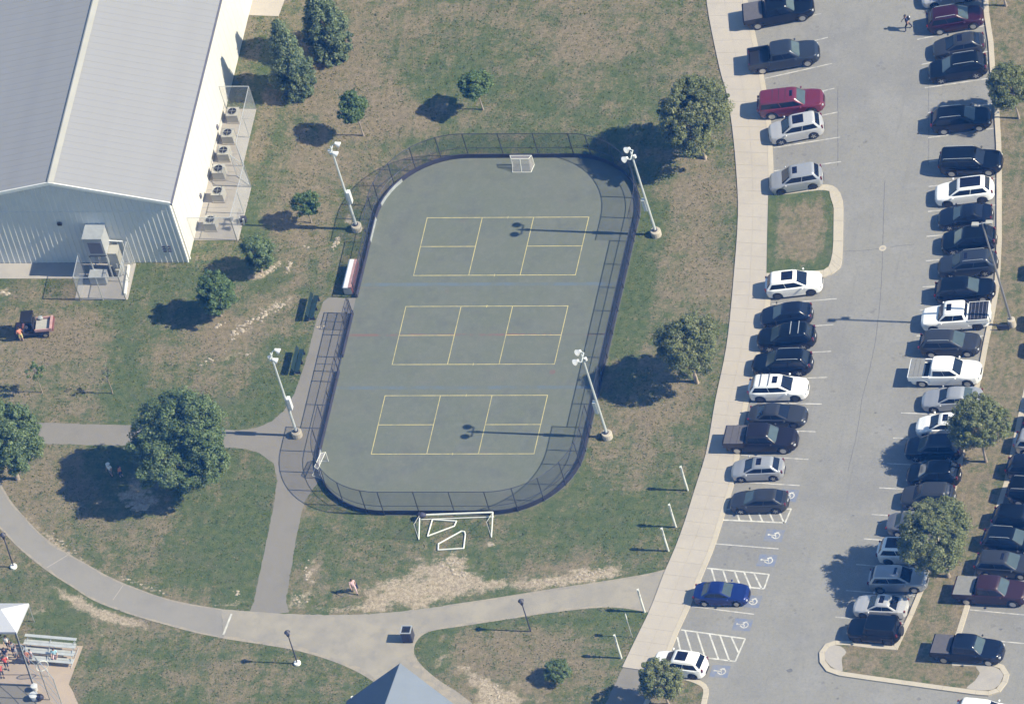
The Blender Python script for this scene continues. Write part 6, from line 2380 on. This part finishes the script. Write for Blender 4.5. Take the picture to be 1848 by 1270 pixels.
tree(76, 708, 62, 668, .75, 1.1, 'thin sparse sapling with few leaves right of the left edge', 'leaf_c', nclump=16, nleaf=45, leaf=.08, clump_r=.22, trunk_r=.045, seed=22, name='sapling')
tree(203, 710, 190, 672, .6, 1.2, 'nearly bare pale sapling above the grey path', 'leaf_d', nclump=9, nleaf=22, leaf=.07, clump_r=.2, trunk_r=.045, seed=23, name='sapling')
tree(1839, 214, 1822, 158, 1.8, 1.85, 'small olive tree on the upper median shading a black suv', 'leaf_b', nclump=110, nleaf=120, leaf=.10, clump_r=.42, trunk_r=.09, seed=24, group='trees on the parking median', z0=.1)
tree(1816, 11, 1800, -44, 1.8, 1.6, 'median tree mostly above the top edge, only its trunk in view', 'leaf_b', nclump=90, nleaf=110, leaf=.10, clump_r=.42, trunk_r=.09, seed=25, group='trees on the parking median', z0=.1)
tree(1780, 833, 1764, 766, 2.35, 2.3, 'olive green median tree over the white car with sunroof', 'leaf_b', nclump=165, nleaf=120, leaf=.10, clump_r=.45, trunk_r=.11, seed=26, group='trees on the parking median', z0=.1)
tree(1712, 1040, 1690, 968, 3.35, 2.7, 'largest median tree, olive green, hiding the white car', 'leaf_b', nclump=270, nleaf=130, leaf=.105, clump_r=.5, trunk_r=.14, seed=27, group='trees on the parking median', z0=.1)
tree(1207, 1270, 1192, 1226, 1.75, 1.6, 'small olive tree at the bottom edge in front of the white suv', 'leaf_b', nclump=100, nleaf=110, leaf=.10, clump_r=.4, trunk_r=.09, seed=28, group='trees on the parking median', z0=.1)
tree(1009, 1224, 1005, 1210, 1.05, .85, 'round dark green shrub alone on the dry lawn right of the blue roof', 'leaf_a', group=None, nclump=70, nleaf=110, leaf=.07, clump_r=.26, trunk_r=.06, seed=29, name='shrub', inner=.6)
# stakes and mulch at the two big trees
for (x, y, lb) in ((1272, 286, 'pale stake stump at the foot of the upper right lawn tree'), (1258, 690, 'pale stake stump at the foot of the tree beside the rink boards')):
    p = P(x, y)
    o = MB().use('wood').tube((0, 0, 0), (0, .1, .9), .1, 7, .06).build('tree_stake')
    o.location = (p.x+.1, p.y-.1, 0)
    tag(o, lb, 'stake')


# ------------------------------------------------------------------ thin blue air between the camera and the ground
def haze():
    m = bpy.data.materials.new('thin blue air')
    m.use_nodes = True
    n = m.node_tree.nodes
    for q in list(n):
        if q.type != 'OUTPUT_MATERIAL':
            n.remove(q)
    v = n.new('ShaderNodeVolumePrincipled')
    v.inputs['Color'].default_value = (.05, .28, 1.0, 1)
    v.inputs['Absorption Color'].default_value = (1, 1, 1, 1)
    v.inputs['Density'].default_value = HAZE_DENSITY
    v.inputs['Anisotropy'].default_value = 0
    m.node_tree.links.new(v.outputs[0], n['Material Output'].inputs['Volume'])
    top = CAM.z+20
    o = MB().use(m).box(-2600, 2600, -2600, 2600, -1.0, top).build('haze')
    o['kind'] = 'stuff'
    o['label'] = 'thin blue air over the whole park'


HAZE_DENSITY = 4.6e-5
haze()
